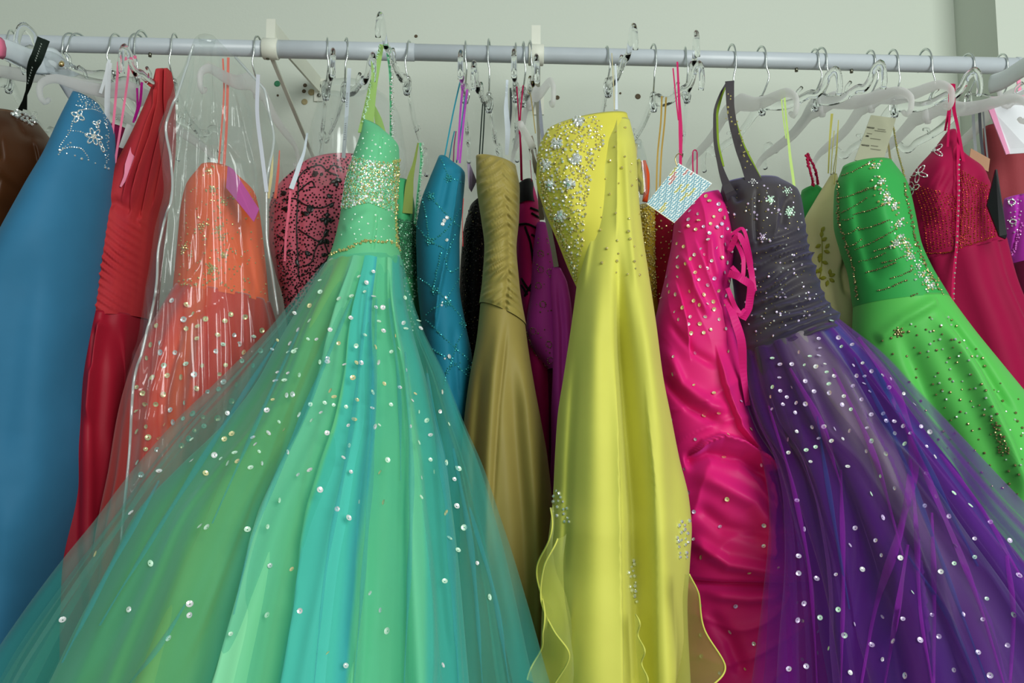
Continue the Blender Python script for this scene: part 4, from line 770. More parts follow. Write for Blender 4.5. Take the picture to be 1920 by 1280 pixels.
beads('jewel_flowers', s, pts, .0026, M['crystal'], label='crystal flower clusters'); beads('jewel_flowers', s, [(x+random.uniform(-8, 8), y+random.uniform(-8, 8)) for x, y, *_ in pts[::2]], .002, M['bead_bronze'])
beads('bodice_edge_beads', s, scatter([(1008, 290), (1018, 372), (1045, 440), (1082, 530), (1084, 510), (1055, 430), (1030, 380), (1016, 300)], 150, 2.5, seed=33), .0021, M['crystal_gold'])
beads('skirt_crystals', so_y, scatter([(1125, 260), (1188, 230), (1200, 400), (1205, 520), (1100, 520), (1105, 380)], 42, 13, seed=34), .0021, M['crystal_gold']); beads('skirt_crystals', so_y, scatter([(1040, 915), (1055, 925), (1075, 980), (1038, 975)], 16, 7, seed=35)+scatter([(1270, 970), (1290, 970), (1288, 1045), (1265, 1045)], 18, 7, seed=36)+scatter([(1175, 1050), (1192, 1050), (1196, 1130), (1180, 1130)], 14, 7, seed=37), .0026, M['crystal'])
def ruffle(seam, edge, Ys, Ye, mat, parent, n=60, m_=12, amp=.012, waves=5, ph=0.0):
    a = spline(np.array([unproj(x, y, Ys) for x, y in seam]), n); b = spline(np.array([unproj(x, y, Ye) for x, y in edge]), n); V = []
    for i in range(n):
        for j in range(m_):
            t = j/(m_-1); q = a[i]*(1-t)+b[i]*t; sw = math.sin(ph+waves*6.283*i/n); V.append(q+np.array([.2, -1, .15])*amp*t*sw+np.array([.2, -.6, 0])*amp*.5*math.sin(t*3.14))
    Fc = [(i*m_+j, i*m_+j+1, (i+1)*m_+j+1, (i+1)*m_+j) for i in range(n-1) for j in range(m_-1)]; o = mk('ruffle', V, Fc, mat, parent, label='sheer rolled-hem ruffle')
    E = np.array(V).reshape(n, m_, 3)[:, -1]; mk('rolled_hem', *sweep(E, .0011, 5, (1, 0, 0)), mor, o)
ruffle([(1036, 945), (1034, 1000), (1040, 1060), (1062, 1120), (1075, 1200), (1070, 1260), (1050, 1300)], [(1032, 952), (1022, 1020), (1014, 1062), (1016, 1110), (1012, 1180), (1020, 1215), (990, 1275)], -.36, -.40, mru, d, amp=.022, waves=2.0)
ruffle([(1062, 1000), (1056, 1060), (1058, 1110), (1068, 1180), (1076, 1260), (1070, 1310)], [(1040, 1010), (1018, 1065), (1020, 1120), (1035, 1180), (1062, 1230), (1040, 1300)], -.39, -.42, mru, d, amp=.016, waves=1.6, ph=1)
ruffle([(1284, 1076), (1280, 1130), (1282, 1190), (1276, 1240), (1262, 1300)], [(1286, 1076), (1318, 1120), (1332, 1180), (1357, 1244), (1296, 1300)], -.38, -.43, mru, d, amp=.018, waves=.9, ph=2.6)
ruffle([(1190, 1150), (1192, 1200), (1196, 1250), (1200, 1310)], [(1192, 1152), (1202, 1200), (1208, 1250), (1214, 1310)], -.37, -.41, mru, d, amp=.008, waves=3)
ribbon('hanger_loop', [(1154, 120, -.17), (1156, 160, -.17), (1156, 206, -.18)], [.003, .004, .006], mwr, d, 12)
ribbon('hanger_loop', [(1147, 100, -.16), (1150, 150, -.17), (1152, 206, -.18)], .002, cloth('cream_cord', '#b5ad86', .5), d, 12)

# ---- gold beaded dress and red beaded dress squeezed in behind
d = dress('gold_beaded_dress', 1215, 700, .0, 'gold beaded dress sliver between the yellow and magenta gowns')
s = loft('gown', [(1188, 385, 1228, 385, .0, .04), (1188, 450, 1232, 450, 0, .045), (1190, 560, 1240, 560, 0, .045), (1190, 800, 1250, 800, 0, .05)], cloth('gold_mesh', '#a08a28', .5), d, nu=50, dv=8)
beads('gold_beads', s, scatter([(1195, 385), (1228, 385), (1232, 560), (1200, 560)], 260, 2.5, seed=4), .002, M['crystal_gold'])
mgs = cloth('gold_strap', '#b89a4e', .45, .2)
for path in ([(1241, 180, -.1), (1239, 230, -.08), (1233, 290, -.05), (1230, 390, -.02)], [(1249, 182, -.1), (1246, 230, -.08), (1240, 290, -.05), (1236, 390, -.02)]): ribbon('strap', path, .004, mgs, d, 14)
bgo = empty('cord_bundle', unproj(1200, 360, -.08), 'yellow and orange cord bundle in a clear pouch by the yellow bodice', 'cord bundle')
for k, (mat, pts_) in enumerate(((mye, [(1192, 270), (1191, 310), (1196, 345), (1203, 362)]), (cloth('yellow_cord', '#c2ba3c', .6), [(1195, 300), (1204, 318), (1200, 340), (1208, 360)]), (cloth('yellow_cord_b', '#b8b040', .6), [(1200, 305), (1196, 325), (1206, 345), (1205, 364)]), (cloth('orange_cord', '#c8481c', .6), [(1206, 302), (1213, 330), (1213, 350), (1209, 378)]))):
    mk('cord', *sweep(spline(np.array([unproj(x, y, -.1-.004*k) for x, y in pts_]), 16), .0045 if k else .003, 8, (0, 1, 0)), mat, bgo)
loft('pouch', [(1188, 262, 1202, 262, -.1, .01), (1186, 310, 1214, 310, -.1, .018), (1188, 360, 1220, 360, -.1, .018), (1196, 385, 1214, 385, -.1, .012)], clear_plastic('pouch_film', .1, gloss=.08), bgo, nu=40, hem=None, dv=6)
d = dress('red_beaded_dress', 1240, 800, -.0, 'dark red beaded dress peeking out below the printed white tag')
s = loft('gown', [(1222, 388, 1275, 388, -.01, .05), (1218, 440, 1280, 440, -.01, .055), (1216, 520, 1285, 520, -.01, .055), (1216, 600, 1290, 600, .0, .055), (1216, 900, 1290, 900, .01, .055)], cloth('dark_red', '#8c0f30', .5, .3), d, nu=70, dv=8)
beads('beads', s, scatter([(1225, 400), (1265, 400), (1255, 560), (1218, 560)], 45, 6, seed=4), .0016, M['crystal_gold'])

# ---- magenta taffeta gown
m = cloth('magenta_taffeta', '#d02080', .34, .7, '#ff60f0', .12, (26, 26, 130), h2='#c41c58', spec=.5, var=6.0)
d = dress('magenta_gown', 1390, 1280, -.1, 'hot magenta taffeta gown with sequins and laced ribbon side')
RM = [(1292, 372, 1342, 356, -.12, .025), (1264, 412, 1372, 396, -.11, .055), (1258, 455, 1378, 450, -.11, .065), (1248, 505, 1370, 500, -.11, .07), (1236, 560, 1364, 560, -.11, .072), (1228, 620, 1376, 620, -.11, .075), (1226, 700, 1394, 700, -.11, .08), (1232, 780, 1412, 772, -.11, .085), (1240, 850, 1452, 850, -.11, .09), (1250, 950, 1486, 950, -.11, .095), (1258, 1030, 1520, 1030, -.11, .1), (1260, 1140, 1545, 1140, -.11, .1), (1260, 1290, 1572, 1290, -.11, .1), (1260, 1420, 1600, 1420, -.11, .1)]
fm = [([(1300, 440), (1320, 500), (1350, 580), (1362, 660)], 7, .012, 's'), ([(1275, 470), (1300, 540), (1330, 600)], 6, .012, 'r'), ([(1262, 520), (1285, 600), (1295, 680)], 8, .012, 's'), ([(1330, 430), (1335, 480), (1350, 530)], 8, .010, 'r'), ([(1340, 640), (1355, 720), (1385, 800), (1460, 890)], (8, 14), .022, 'S'),
      ([(1284, 862), (1318, 828), (1352, 815), (1388, 826), (1425, 852), (1462, 886)], (9, 13), .032, 's', (.15, .1)), ([(1280, 870), (1330, 850), (1390, 862), (1450, 905)], 13, .026, 'v', (.1, .1)), ([(1290, 880), (1345, 905), (1410, 940), (1445, 1000)], 16, .018, 'r'), ([(1440, 880), (1450, 930), (1442, 990), (1450, 1050)], 9, .022, 's', (.1, .1)),
      ([(1300, 940), (1360, 990), (1440, 1010)], 14, .012, 'v'), ([(1290, 1010), (1360, 1055), (1450, 1070), (1540, 1060)], 12, .02, 'r', (.1, .1)), ([(1285, 1092), (1360, 1098), (1460, 1100), (1540, 1096)], 6, .026, 'v', (.05, .05)), ([(1310, 1110), (1400, 1120), (1480, 1115)], 12, .014, 'r'), ([(1445, 990), (1480, 995), (1515, 990)], 8, .018, 'r'), ([(1320, 1140), (1370, 1200), (1400, 1280)], 14, .012, 'v'), ([(1240, 640), (1275, 720), (1330, 760), (1380, 770)], 12, .014, 'r'), ([(1236, 700), (1290, 760), (1360, 800)], 9, .014, 'v'), ([(1250, 600), (1300, 660), (1350, 690)], 8, .008, 'v')]
s = loft('gown', RM, m, d, nu=260, dv=3.5, folds=fm, seed=30, wr=.004, wf=26, disp=lambda px, py, t, v: .006*(1-np.abs(np.sin((py+.5*px)/34+2.6*nz(px/70., py/60., 77))))**2*sst(600, 700, py)+.004*(1-np.abs(np.sin((px*1.2-py*.35)/15+2*nz(px/50., py/60., 79))))**2*(1-sst(560, 680, py)))
sequins(s, scatter([(1300, 380), (1340, 360), (1375, 410), (1368, 500), (1375, 620), (1300, 640), (1240, 560), (1262, 440)], 80, 11, seed=41)+scatter([(1235, 640), (1380, 640), (1405, 760), (1460, 880), (1540, 1120), (1530, 1270), (1320, 1270), (1290, 1000)], 42, 30, seed=42), .0030, kinds=(0, 2, 2, 3))
mrb = cloth('magenta_ribbon', '#c4186e', .4, .45, '#ff60e0', .05, spec=.5)
for path, w_ in (([(1368, 470, -.18), (1384, 440, -.2), (1400, 470, -.2), (1412, 540, -.2), (1408, 556, -.19)], .012), ([(1372, 500, -.19), (1392, 520, -.2), (1394, 490, -.2), (1380, 450, -.19)], .009), ([(1366, 512, -.19), (1390, 522, -.21), (1408, 536, -.21), (1404, 575, -.2), (1392, 598, -.19)], .016), ([(1364, 540, -.19), (1376, 570, -.2), (1390, 592, -.2)], .010), ([(1362, 560, -.19), (1378, 600, -.205), (1390, 640, -.21), (1394, 700, -.2), (1402, 760, -.19)], [.014, .018, .018, .014, .01]), ([(1366, 575, -.19), (1385, 590, -.2), (1397, 580, -.2)], .008), ([(1370, 440, -.18), (1390, 428, -.19), (1405, 470, -.195), (1416, 545, -.195)], .007)): ribbon('lacing_ribbon', path, w_, mrb, d, 28, wob=.35)
ms_ = cloth('magenta_strap', '#b8245e', .45, .2)
for path, w_ in (([(1270, 116, -.2), (1273, 180, -.2), (1276, 240, -.2), (1276, 310, -.2)], [.004, .005, .009, .006]), ([(1262, 128, -.2), (1267, 180, -.2), (1272, 225, -.2)], .003), ([(1299, 285, -.1), (1299, 310, -.1), (1302, 345, -.1)], .0035), ([(1307, 285, -.1), (1307, 312, -.1), (1306, 345, -.1)], .003), ([(1299, 284, -.1), (1303, 281, -.1), (1307, 284, -.1)], .003)): ribbon('strap', path, w_, ms_, d, 14)

# ---- printed white tag
tgn = empty('hang_tag', unproj(1273, 362, -.22), 'large white tag printed with rows of blue script by the magenta gown', 'tag', 'paper tags')
TC = [(1272, 306), (1335, 344), (1264, 418), (1212, 382)]; TY = [-.215, -.225, -.235, -.225]
piece('card', TC, TY, plain('tag_card', '#d3d9d4', .6), tgn, .0014)
A, B, Cc, D = [np.array(unproj(x, y, yy)) for (x, y), yy in zip(TC, TY)]
ex_, ey_ = (A-D), (Cc-D); nn = np.cross(ex_, ey_); nn /= np.linalg.norm(nn); nn = nn if nn[1] < 0 else -nn      # lines of script run along D->A, stacked towards C
mpr = [plain('print_blue', '#7fb0c0', .7, g=1), plain('print_gold', '#b3b052', .7, g=1), plain('print_red', '#b8706c', .7, g=1)]; parts = [[], [], []]
rr = random.Random(5); LA, LB = np.linalg.norm(ex_), np.linalg.norm(ey_); rows = 15
for r_ in range(rows):
    v = (r_+.6)/rows; x = .02-.075*(r_ % 3)
    while x < .97:
        x0_ = x; wl = min(.2, .98-x); x = max(x, .015); wl -= x-x0_; k = 1 if rr.random() < .05 else (2 if rr.random() < .03 else 0)
        if wl > .04:
            n = max(6, int(wl*46)); q = []
            for i in range(n):
                t = i/(n-1); hgt = .34*math.sin(i*2.1)+(.5 if i % 7 == 0 else 0); uu, v2 = x+wl*t, v-hgt*.5/rows; q.append(D*(1-uu)*(1-v2)+A*uu*(1-v2)+B*uu*v2+Cc*(1-uu)*v2+nn*.0010)
            parts[k].append(sweep(np.array(q), .00085, 4, nn))
        x = x0_+.225
for k in range(3):
    if parts[k]:
        V, Fc = join(parts[k]); mk('printed_script', V, Fc, mpr[k], tgn, smooth=False, kind='stuff', label='rows of small printed script')
mk('tag_cord', *sweep(spline(np.array([unproj(*q) for q in ((1270, 312, -.222), (1266, 298, -.222), (1274, 288, -.215), (1280, 292, -.21))]), 14), .0008, 5, (0, 1, 0)), M['brass'], tgn)

# ---- purple halter gown
m = cloth('shot_grey_violet', '#2c283c', .4, .7, '#8c86c8', .06, (40, 40, 40), h2='#46423a', spec=.6, var=9.0)
d = dress('purple_gown', 1650, 1280, -.35, 'iridescent grey-violet halter gown with purple tulle skirt')
s = loft('bodice', [(1356, 338, 1458, 330, -.14, .03), (1352, 362, 1492, 352, -.14, .055), (1360, 400, 1503, 400, -.14, .065), (1368, 450, 1508, 450, -.14, .07), (1376, 510, 1524, 510, -.14, .072), (1382, 570, 1545, 565, -.14, .074), (1386, 640, 1566, 590, -.15, .075), (1388, 668, 1562, 612, -.15, .075)], m, d, nu=200, dv=3, seed=34, hem=None,
    disp=lambda px, py, t, v: ruche(24, .02, .28, -.0004, 1450, 14)(px, py, t, v)*sst(425, 470, py+.3*(px-1450)), folds=[([(1420, 345), (1418, 420), (1422, 470)], 5, .006, 'v'), ([(1455, 350), (1460, 400), (1450, 450)], 5, .006, 's'), ([(1480, 360), (1470, 390), (1466, 430)], 9, .01, 'v'), ([(1378, 345), (1382, 362), (1390, 380)], 8, .012, 'v')])
lin = cloth('lime_halter_lining', '#7f9a2e', .5, .3)
ribbon('halter_strap', [(1368, 152, -.16), (1369, 190, -.16), (1374, 230, -.16), (1386, 275, -.165), (1404, 318, -.175), (1418, 350, -.18), (1426, 385, -.15)], [.02, .017, .017, .022, .035, .05], m, d, 30, label='dark halter strap front')
ribbon('halter_strap', [(1362, 156, -.14), (1350, 178, -.14), (1340, 215, -.145), (1341, 262, -.15), (1350, 310, -.16), (1366, 355, -.175), (1384, 392, -.14)], [.004, .006, .008, .01, .02, .034], m, d, 30, label='dark halter strap curving left')
ribbon('strap_lining', [(1362, 160, -.135), (1351, 185, -.135), (1344, 220, -.14), (1346, 262, -.145), (1356, 312, -.155)], [.003, .008, .006, .005, .006], lin, d, 24, label='lime-green strap lining')
ribbon('strap_lining', [(1379, 225, -.159), (1392, 265, -.164), (1413, 308, -.172), (1428, 338, -.176)], .004, lin, d, 16)
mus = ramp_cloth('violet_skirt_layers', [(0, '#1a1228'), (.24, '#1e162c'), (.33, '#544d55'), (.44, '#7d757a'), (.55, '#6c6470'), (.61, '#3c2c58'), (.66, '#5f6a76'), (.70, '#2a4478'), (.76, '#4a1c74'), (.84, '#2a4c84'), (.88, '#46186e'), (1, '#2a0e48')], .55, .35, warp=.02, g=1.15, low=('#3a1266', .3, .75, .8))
mvt = sheer('violet_tulle', '#9a22b4', .2, h2='#6a22b0', trans=.4, g=1.1); mvt2 = sheer('blue_violet_tulle', '#2f4a9c', .15, h2='#8a1ca8', trans=.4, g=1.1)
RV = [(1388, 655, 1564, 592, -.15, .076), (1394, 712, 1640, 655, -.18, .09), (1412, 785, 1706, 732, -.21, .105), (1445, 865, 1778, 822, -.25, .125), (1462, 955, 1862, 925, -.29, .14), (1466, 1055, 1960, 1035, -.33, .155), (1462, 1165, 2060, 1165, -.36, .165), (1456, 1300, 2160, 1300, -.38, .17), (1450, 1420, 2230, 1420, -.4, .17)]
RV2 = [(1390, 652, 1560, 590, -.15, .072), (1398, 720, 1622, 662, -.18, .08), (1424, 800, 1688, 762, -.21, .09), (1472, 880, 1752, 862, -.25, .105), (1502, 980, 1828, 980, -.29, .118), (1530, 1080, 1900, 1080, -.32, .13), (1555, 1200, 1980, 1200, -.35, .138), (1575, 1320, 2050, 1320, -.37, .14), (1590, 1420, 2100, 1420, -.38, .14)]
sv = loft('skirt', RV2, mus, d, nu=220, dv=6, pleat=(17, .003, .016, .8), seed=35, wr=.001, frontshare=.78, tf=[(.32, .05, .03, 'S'), (.60, .04, .03, 's'), (.66, .02, .02, 'r'), (.71, .02, .03, 'v'), (.80, .03, .02, 'r'), (.87, .03, .03, 's'), (.2, .04, .02, 'r')], folds=[([(1490, 650), (1560, 800), (1620, 1000), (1640, 1290)], (8, 26), .022, 'v'), ([(1530, 620), (1620, 800), (1690, 1000), (1740, 1290)], (8, 26), .022, 'r'), ([(1450, 680), (1500, 850), (1560, 1050), (1590, 1290)], (8, 26), .016, 'r'), ([(1560, 620), (1680, 820), (1780, 1050), (1830, 1290)], (8, 26), .02, 'v')])
sx = loft('tulle_overlay', RV, mvt, d, nu=320, dv=6, pleat=(17, .004, .042, .45), seed=37, wr=.001, lip=False, label='sheer violet tulle top layer', folds=[([(1480, 640), (1560, 760), (1680, 940), (1670, 1100), (1625, 1290)], (5, 14), .02, 'r'), ([(1540, 620), (1660, 860), (1715, 1010), (1745, 1290)], (5, 12), .02, 's'), ([(1555, 610), (1690, 800), (1770, 1000), (1900, 1290)], (5, 14), .02, 'r'), ([(1430, 700), (1510, 900), (1570, 1290)], (5, 12), .016, 'v')])
sy = loft('tulle_underlayer', [(a+(u_-a)*.45, (b_+b2)/2, c-(c-e)*.45, (dd+d2)/2, y_, bb-.012) for (a, b_, c, dd, y_, bb), (u_, b2, e, d2, _, _) in zip(RV, RV2)], mvt2, d, nu=260, dv=7, pleat=(12, .004, .026, .5), seed=39, wr=.001, lip=False, label='blue-violet tulle second layer')
for nm, mat_, n_, sd_, r_ in (('bodice_beads', M['crystal'], 60, 51, .0016), ('bodice_beads', SEQ[3], 55, 52, .002), ('bodice_beads', M['bead_bronze'], 120, 53, .0012)):
    beads(nm, s, scatter([(1352, 345), (1480, 345), (1502, 400), (1512, 480), (1560, 590), (1500, 600), (1410, 660), (1398, 570), (1375, 440)], n_, 7, seed=sd_), r_, mat_, flat=.7)
for cx_, cy_ in ((1445, 375), (1482, 395), (1480, 400), (1412, 340), (1430, 445), (1476, 358)): beads('jewel_cluster', s, flower(cx_, cy_, 4, 6)+flower(cx_, cy_, 8, 5, .4)[1:], .0015, random.choice([SEQ[0], SEQ[3], SEQ[1]]), flat=.6)
sequins(sx, scatter([(1430, 680), (1560, 600), (1700, 740), (1770, 840), (1620, 850), (1460, 850)], 75, 14, seed=54)+scatter([(1470, 860), (1780, 840), (1910, 1010), (1915, 1270), (1480, 1270)], 62, 26, seed=55), .0031, kinds=(0, 3, 3, 3, 1))
V_ = [(1371, 176), (1366, 215), (1376, 240), (1395, 280), (1388, 300), (1400, 312), (1346, 320), (1372, 190), (1374, 262), (1404, 300), (1356, 335), (1350, 300)]
strap_beads('strap_beads', [(x, y, -.172) for x, y in V_[:4]]+[(1406, 312, -.19)], 26, .0016, M['crystal_gold'], d, .004)

mfv = sheer('violet_net_fold', '#a01fb8', .42, trans=.4, g=1.15); mfb = sheer('blue_net_fold', '#2a4fa0', .4, trans=.4, g=1.1)
for path, w_, mt_ in (([(1600, 620), (1690, 760), (1712, 860), (1690, 980), (1640, 1140), (1612, 1285)], 17, mfv), ([(1705, 860), (1716, 980), (1722, 1120), (1745, 1285)], 9, mfv), ([(1700, 1020), (1680, 1150), (1655, 1285)], 10, mfv), ([(1745, 960), (1750, 1120), (1748, 1285)], 9, mfv), ([(1575, 880), (1580, 1080), (1574, 1285)], 9, mfv), ([(1480, 690), (1540, 800), (1575, 910)], 12, mfv), ([(1560, 690), (1640, 860), (1690, 1040)], 9, mfv), ([(1660, 720), (1740, 900), (1830, 1120), (1880, 1285)], 11, mfv), ([(1885, 1040), (1898, 1150), (1890, 1285)], 10, mfv), ([(1600, 670), (1680, 830), (1760, 1040), (1850, 1285)], 9, mfb), ([(1640, 690), (1730, 860), (1830, 1060)], 12, mfb), ([(1530, 780), (1560, 960), (1590, 1140)], 8, mfb), ([(1700, 1040), (1790, 1180), (1830, 1285)], 8, mfb), ([(1440, 760), (1490, 930), (1520, 1100), (1530, 1285)], 8, mfv), ([(1760, 850), (1850, 970), (1910, 1080)], 9, mfv)): net_fold(sx, path, w_, mt_, sx.obj)

# ---- pale olive dress
m = cloth('pale_olive_satin', '#d2ce92', .45, .35, '#f0f0c0', .06, h2='#c6c690')
d = dress('olive_dress', 1560, 800, .02, 'pale olive satin dress with embroidered sprigs left of the bright green dress')
s = loft('gown', [(1556, 326, 1569, 326, .0, .012), (1530, 368, 1578, 374, .0, .035), (1506, 415, 1590, 428, .0, .05), (1500, 470, 1603, 478, .0, .055), (1505, 530, 1607, 530, 0, .055), (1520, 590, 1600, 590, 0, .055), (1530, 700, 1600, 700, .02, .055), (1540, 1000, 1610, 1000, .04, .055)], m, d, nu=90, seed=43, folds=[([(1560, 360), (1570, 440), (1580, 520)], 12, .012, 'r'), ([(1590, 440), (1582, 500), (1592, 560)], 8, .012, 'v')])
me_ = plain('sprig_thread', '#8f8f1c', .6, g=1.3)
for x, y, a in ((1540, 445, -1.4), (1541, 452, -.6), (1540, 458, 2.6), (1545, 470, .3), (1543, 475, 2.4), (1538, 480, 1.6), (1548, 466, -.9), (1540, 500, 1.8), (1542, 490, .4), (1538, 505, 2.6), (1555, 518, -.4), (1555, 522, .6), (1553, 525, 1.8), (1550, 520, 3.0), (1556, 516, -1.5), (1540, 435, -1.0)): leaf_on(s, x, y, 12, 7, a, me_, 'embroidered_leaf')
V, Fc = surf_tube('', s, [(1540, 432), (1542, 470), (1540, 510), (1536, 525)], .0008, me_, step=4); mk('embroidered_stem', V, Fc, me_, s.obj)
mst = cloth('lemon_strap', '#b8b45c', .5, .2)
for path, w_ in (([(1560, 213, -.04), (1556, 260, -.03), (1553, 325, -.01)], [.006, .004, .003]), ([(1572, 225, -.03), (1568, 280, -.02), (1562, 325, -.01)], .002), ([(1564, 245, -.03), (1560, 290, -.02), (1558, 326, -.01)], .002), ([(1572, 228, -.02), (1568, 300, -.02), (1564, 345, -.03)], .002)): ribbon('strap', path, w_, mst, d, 12)
ml2 = cloth('pale_lime_strap', '#b9d67c', .45, .2)
ribbon('strap', [(1470, 168, -.1), (1474, 220, -.09), (1480, 280, -.08), (1488, 340, -.09), (1490, 372, -.1)], [.004, .005, .0065, .006], ml2, d, 14); ribbon('strap', [(1464, 168, -.1), (1468, 215, -.09), (1474, 260, -.08)], .003, ml2, d, 10)

# ---- bright green dress
m = cloth('bright_green_satin', '#2c8f45', .42, .35, '#90ff90', .06, spec=.4, h2='#359a48'); mg2 = cloth('apple_green_satin', '#55b04a', .36, .4, '#a0ffa0', .05, spec=.5, h2='#4aaa4e')
d = dress('green_dress', 1750, 1000, -.1, 'bright green satin dress with slanting bead rows and crystal trail')
s = loft('bodice', [(1582, 303, 1668, 298, -.12, .035), (1569, 342, 1694, 342, -.12, .06), (1570, 400, 1706, 400, -.12, .07), (1581, 450, 1715, 450, -.12, .072), (1597, 500, 1735, 498, -.12, .074), (1606, 565, 1768, 553, -.12, .076)], m, d, nu=150, seed=44, hem=None, folds=[([(1640, 300), (1650, 400), (1690, 520)], 18, .010, 'r'), ([(1600, 310), (1615, 420), (1650, 540)], 14, .008, 'v')])
sk = loft('skirt', [(1606, 560, 1767, 550, -.12, .076), (1604, 622, 1814, 612, -.12, .08), (1620, 685, 1864, 675, -.12, .085), (1650, 745, 1918, 745, -.12, .09), (1700, 822, 1965, 806, -.12, .095), (1740, 900, 2015, 884, -.12, .1), (1780, 1000, 2055, 985, -.12, .1), (1800, 1320, 2150, 1320, -.12, .1)], mg2, d, nu=170, seed=45, wr=.0015, wf=10,
    folds=[([(1740, 570), (1820, 700), (1880, 830), (1930, 960)], 16, .024, 'r'), ([(1680, 590), (1740, 720), (1800, 860), (1850, 980)], 20, .016, 'v'), ([(1640, 640), (1690, 600), (1760, 560)], 10, .01, 'r', (.1, .1)), ([(1760, 570), (1850, 690), (1910, 790)], 8, .014, 'v')])
dk = loft('back_panel', [(1590, 440, 1625, 440, -.02, .03), (1588, 520, 1640, 520, -.02, .04), (1580, 600, 1650, 600, -.02, .04), (1590, 680, 1660, 680, -.02, .04), (1620, 900, 1700, 900, 0, .04)], m, d, nu=60, dv=10)
# the far cup of the same dress with its beaded strap
loft('back_cup', [(1506, 352, 1530, 346, .06, .02), (1500, 385, 1560, 372, .06, .03), (1500, 430, 1570, 420, .06, .03)], m, d, nu=40, hem=None)
pts = []
for (x0, y0, x1, y1) in ((1578, 330, 1640, 300), (1575, 372, 1628, 352), (1604, 362, 1650, 345), (1574, 400, 1625, 372), (1600, 402, 1672, 378), (1580, 412, 1600, 408), (1612, 430, 1668, 412), (1584, 440, 1612, 425), (1604, 468, 1680, 430), (1592, 462, 1616, 448), (1640, 470, 1690, 452), (1612, 490, 1660, 474), (1655, 492, 1700, 478), (1625, 510, 1680, 492), (1670, 522, 1712, 505), (1645, 545, 1700, 525), (1660, 570, 1720, 550), (1680, 582, 1728, 562), (1620, 600, 1650, 588)):
    pts += chain([(x0, y0), (x0*.6+x1*.4, y0*.6+y1*.4+2), (x1, y1)], 3.4, .7)
beads('bead_rows', s, pts, .0013, M['bead_bronze'], label='slanting rows of bronze beads')
pts = []
for x, y in ((1643, 312), (1654, 340), (1662, 365), (1664, 375), (1676, 388), (1684, 420), (1690, 445), (1700, 460), (1680, 455), (1706, 480), (1720, 500), (1726, 515), (1738, 525), (1745, 535)): pts += flower(x, y, 5, 6)+[(x+random.uniform(-14, 10), y+random.uniform(-12, 12)) for _ in range(7)]
beads('crystal_trail', s, pts, .0016, M['crystal'], label='crystal trail down the side'); beads('crystal_trail', s, [(a[0]+random.uniform(-12, 12), a[1]+random.uniform(-10, 10)) for a in pts[::2]], .0018, M['crystal_gold'])
beads('edge_beads', s, chain([(1572, 340), (1572, 400), (1584, 450), (1600, 500), (1608, 560)], 3, 2)+chain([(1694, 345), (1706, 400), (1716, 450), (1736, 498), (1766, 550)], 3, 2), .0018, M['bead_bronze'])
beads('skirt_beads', sk, scatter([(1650, 640), (1760, 570), (1920, 760), (1920, 960), (1780, 860), (1690, 700)], 90, 14, seed=61)+scatter([(1855, 780), (1875, 790), (1895, 850), (1875, 850)], 34, 4, seed=62)+flower(1685, 622, 5)+flower(1685, 622, 9, 7), .0018, M['bead_bronze']); beads('skirt_beads', sk, scatter([(1700, 600), (1760, 570), (1920, 760), (1920, 900), (1800, 800)], 40, 14, seed=63), .0018, M['crystal'])
beads('panel_beads', dk, scatter([(1592, 480), (1625, 480), (1640, 660), (1590, 600)], 70, 5, seed=64), .0018, M['bead_bronze'])
strap_beads('beaded_strap', [(1512, 292, .0), (1518, 320, .0), (1524, 348, .02)], 40, .0026, cloth('crimson_bead', '#a01840', .4), d, .0006); strap_beads('beaded_strap', [(1514, 290, .0), (1526, 315, .0), (1533, 345, .02)], 40, .0026, cloth('crimson_bead_b', '#8c1438', .4), d, .0006)
st = ribbon('strap', [(1674, 232, -.06), (1680, 270, -.06), (1692, 318, -.07), (1698, 350, -.1)], .0035, cloth('olive_strap', '#6f7448', .5), d, 14); strap_beads('strap_beads', [(1674, 236, -.064), (1680, 270, -.064), (1692, 318, -.074), (1698, 350, -.104)], 34, .0015, M['crystal_gold'], st, .0004)
ribbon('strap', [(1664, 262, -.05), (1668, 290, -.05), (1672, 306, -.06)], .005, cloth('khaki_strap', '#8a8258', .5), d, 8)
tgn = empty('hang_tag', unproj(1640, 300, -.1), 'beige card tag with printed lines above the bright green dress', 'tag', 'paper tags')
piece('card', [(1633, 216), (1680, 222), (1653, 312), (1602, 300)], [-.1, -.1, -.125, -.125], plain('beige_card', '#8d8f78', .7), tgn)
parts = []
A, B, D = [np.array(unproj(x, y, yy)) for x, y, yy in ((1633, 216, -.1015), (1680, 222, -.1015), (1602, 300, -.1265))]
for v, a0, a1, hh in ((.27, .03, .3, .0013), (.28, .45, .75, .0006), (.32, .35, .8, .0006), (.46, .1, .2, .0013), (.5, .3, .7, .0006), (.66, .06, .35, .0013), (.65, .42, .7, .0006), (.72, .45, .85, .0006), (.4, .1, .3, .0005)):
    a = A+(B-A)*a0+(D-A)*v; b = A+(B-A)*a1+(D-A)*v; n_ = 18; q = np.array([a+(b-a)*i/n_+np.array([0, -.0004, hh*.8*math.sin(i*2.3)]) for i in range(n_+1)]); parts.append(sweep(q, hh*.45, 4, (0, 1, 0)))
V, Fc = join(parts); mk('printed_lines', V, Fc, plain('tag_print', '#5e5e4c', .7, g=1), tgn, smooth=False, kind='stuff', label='grey printed lines')

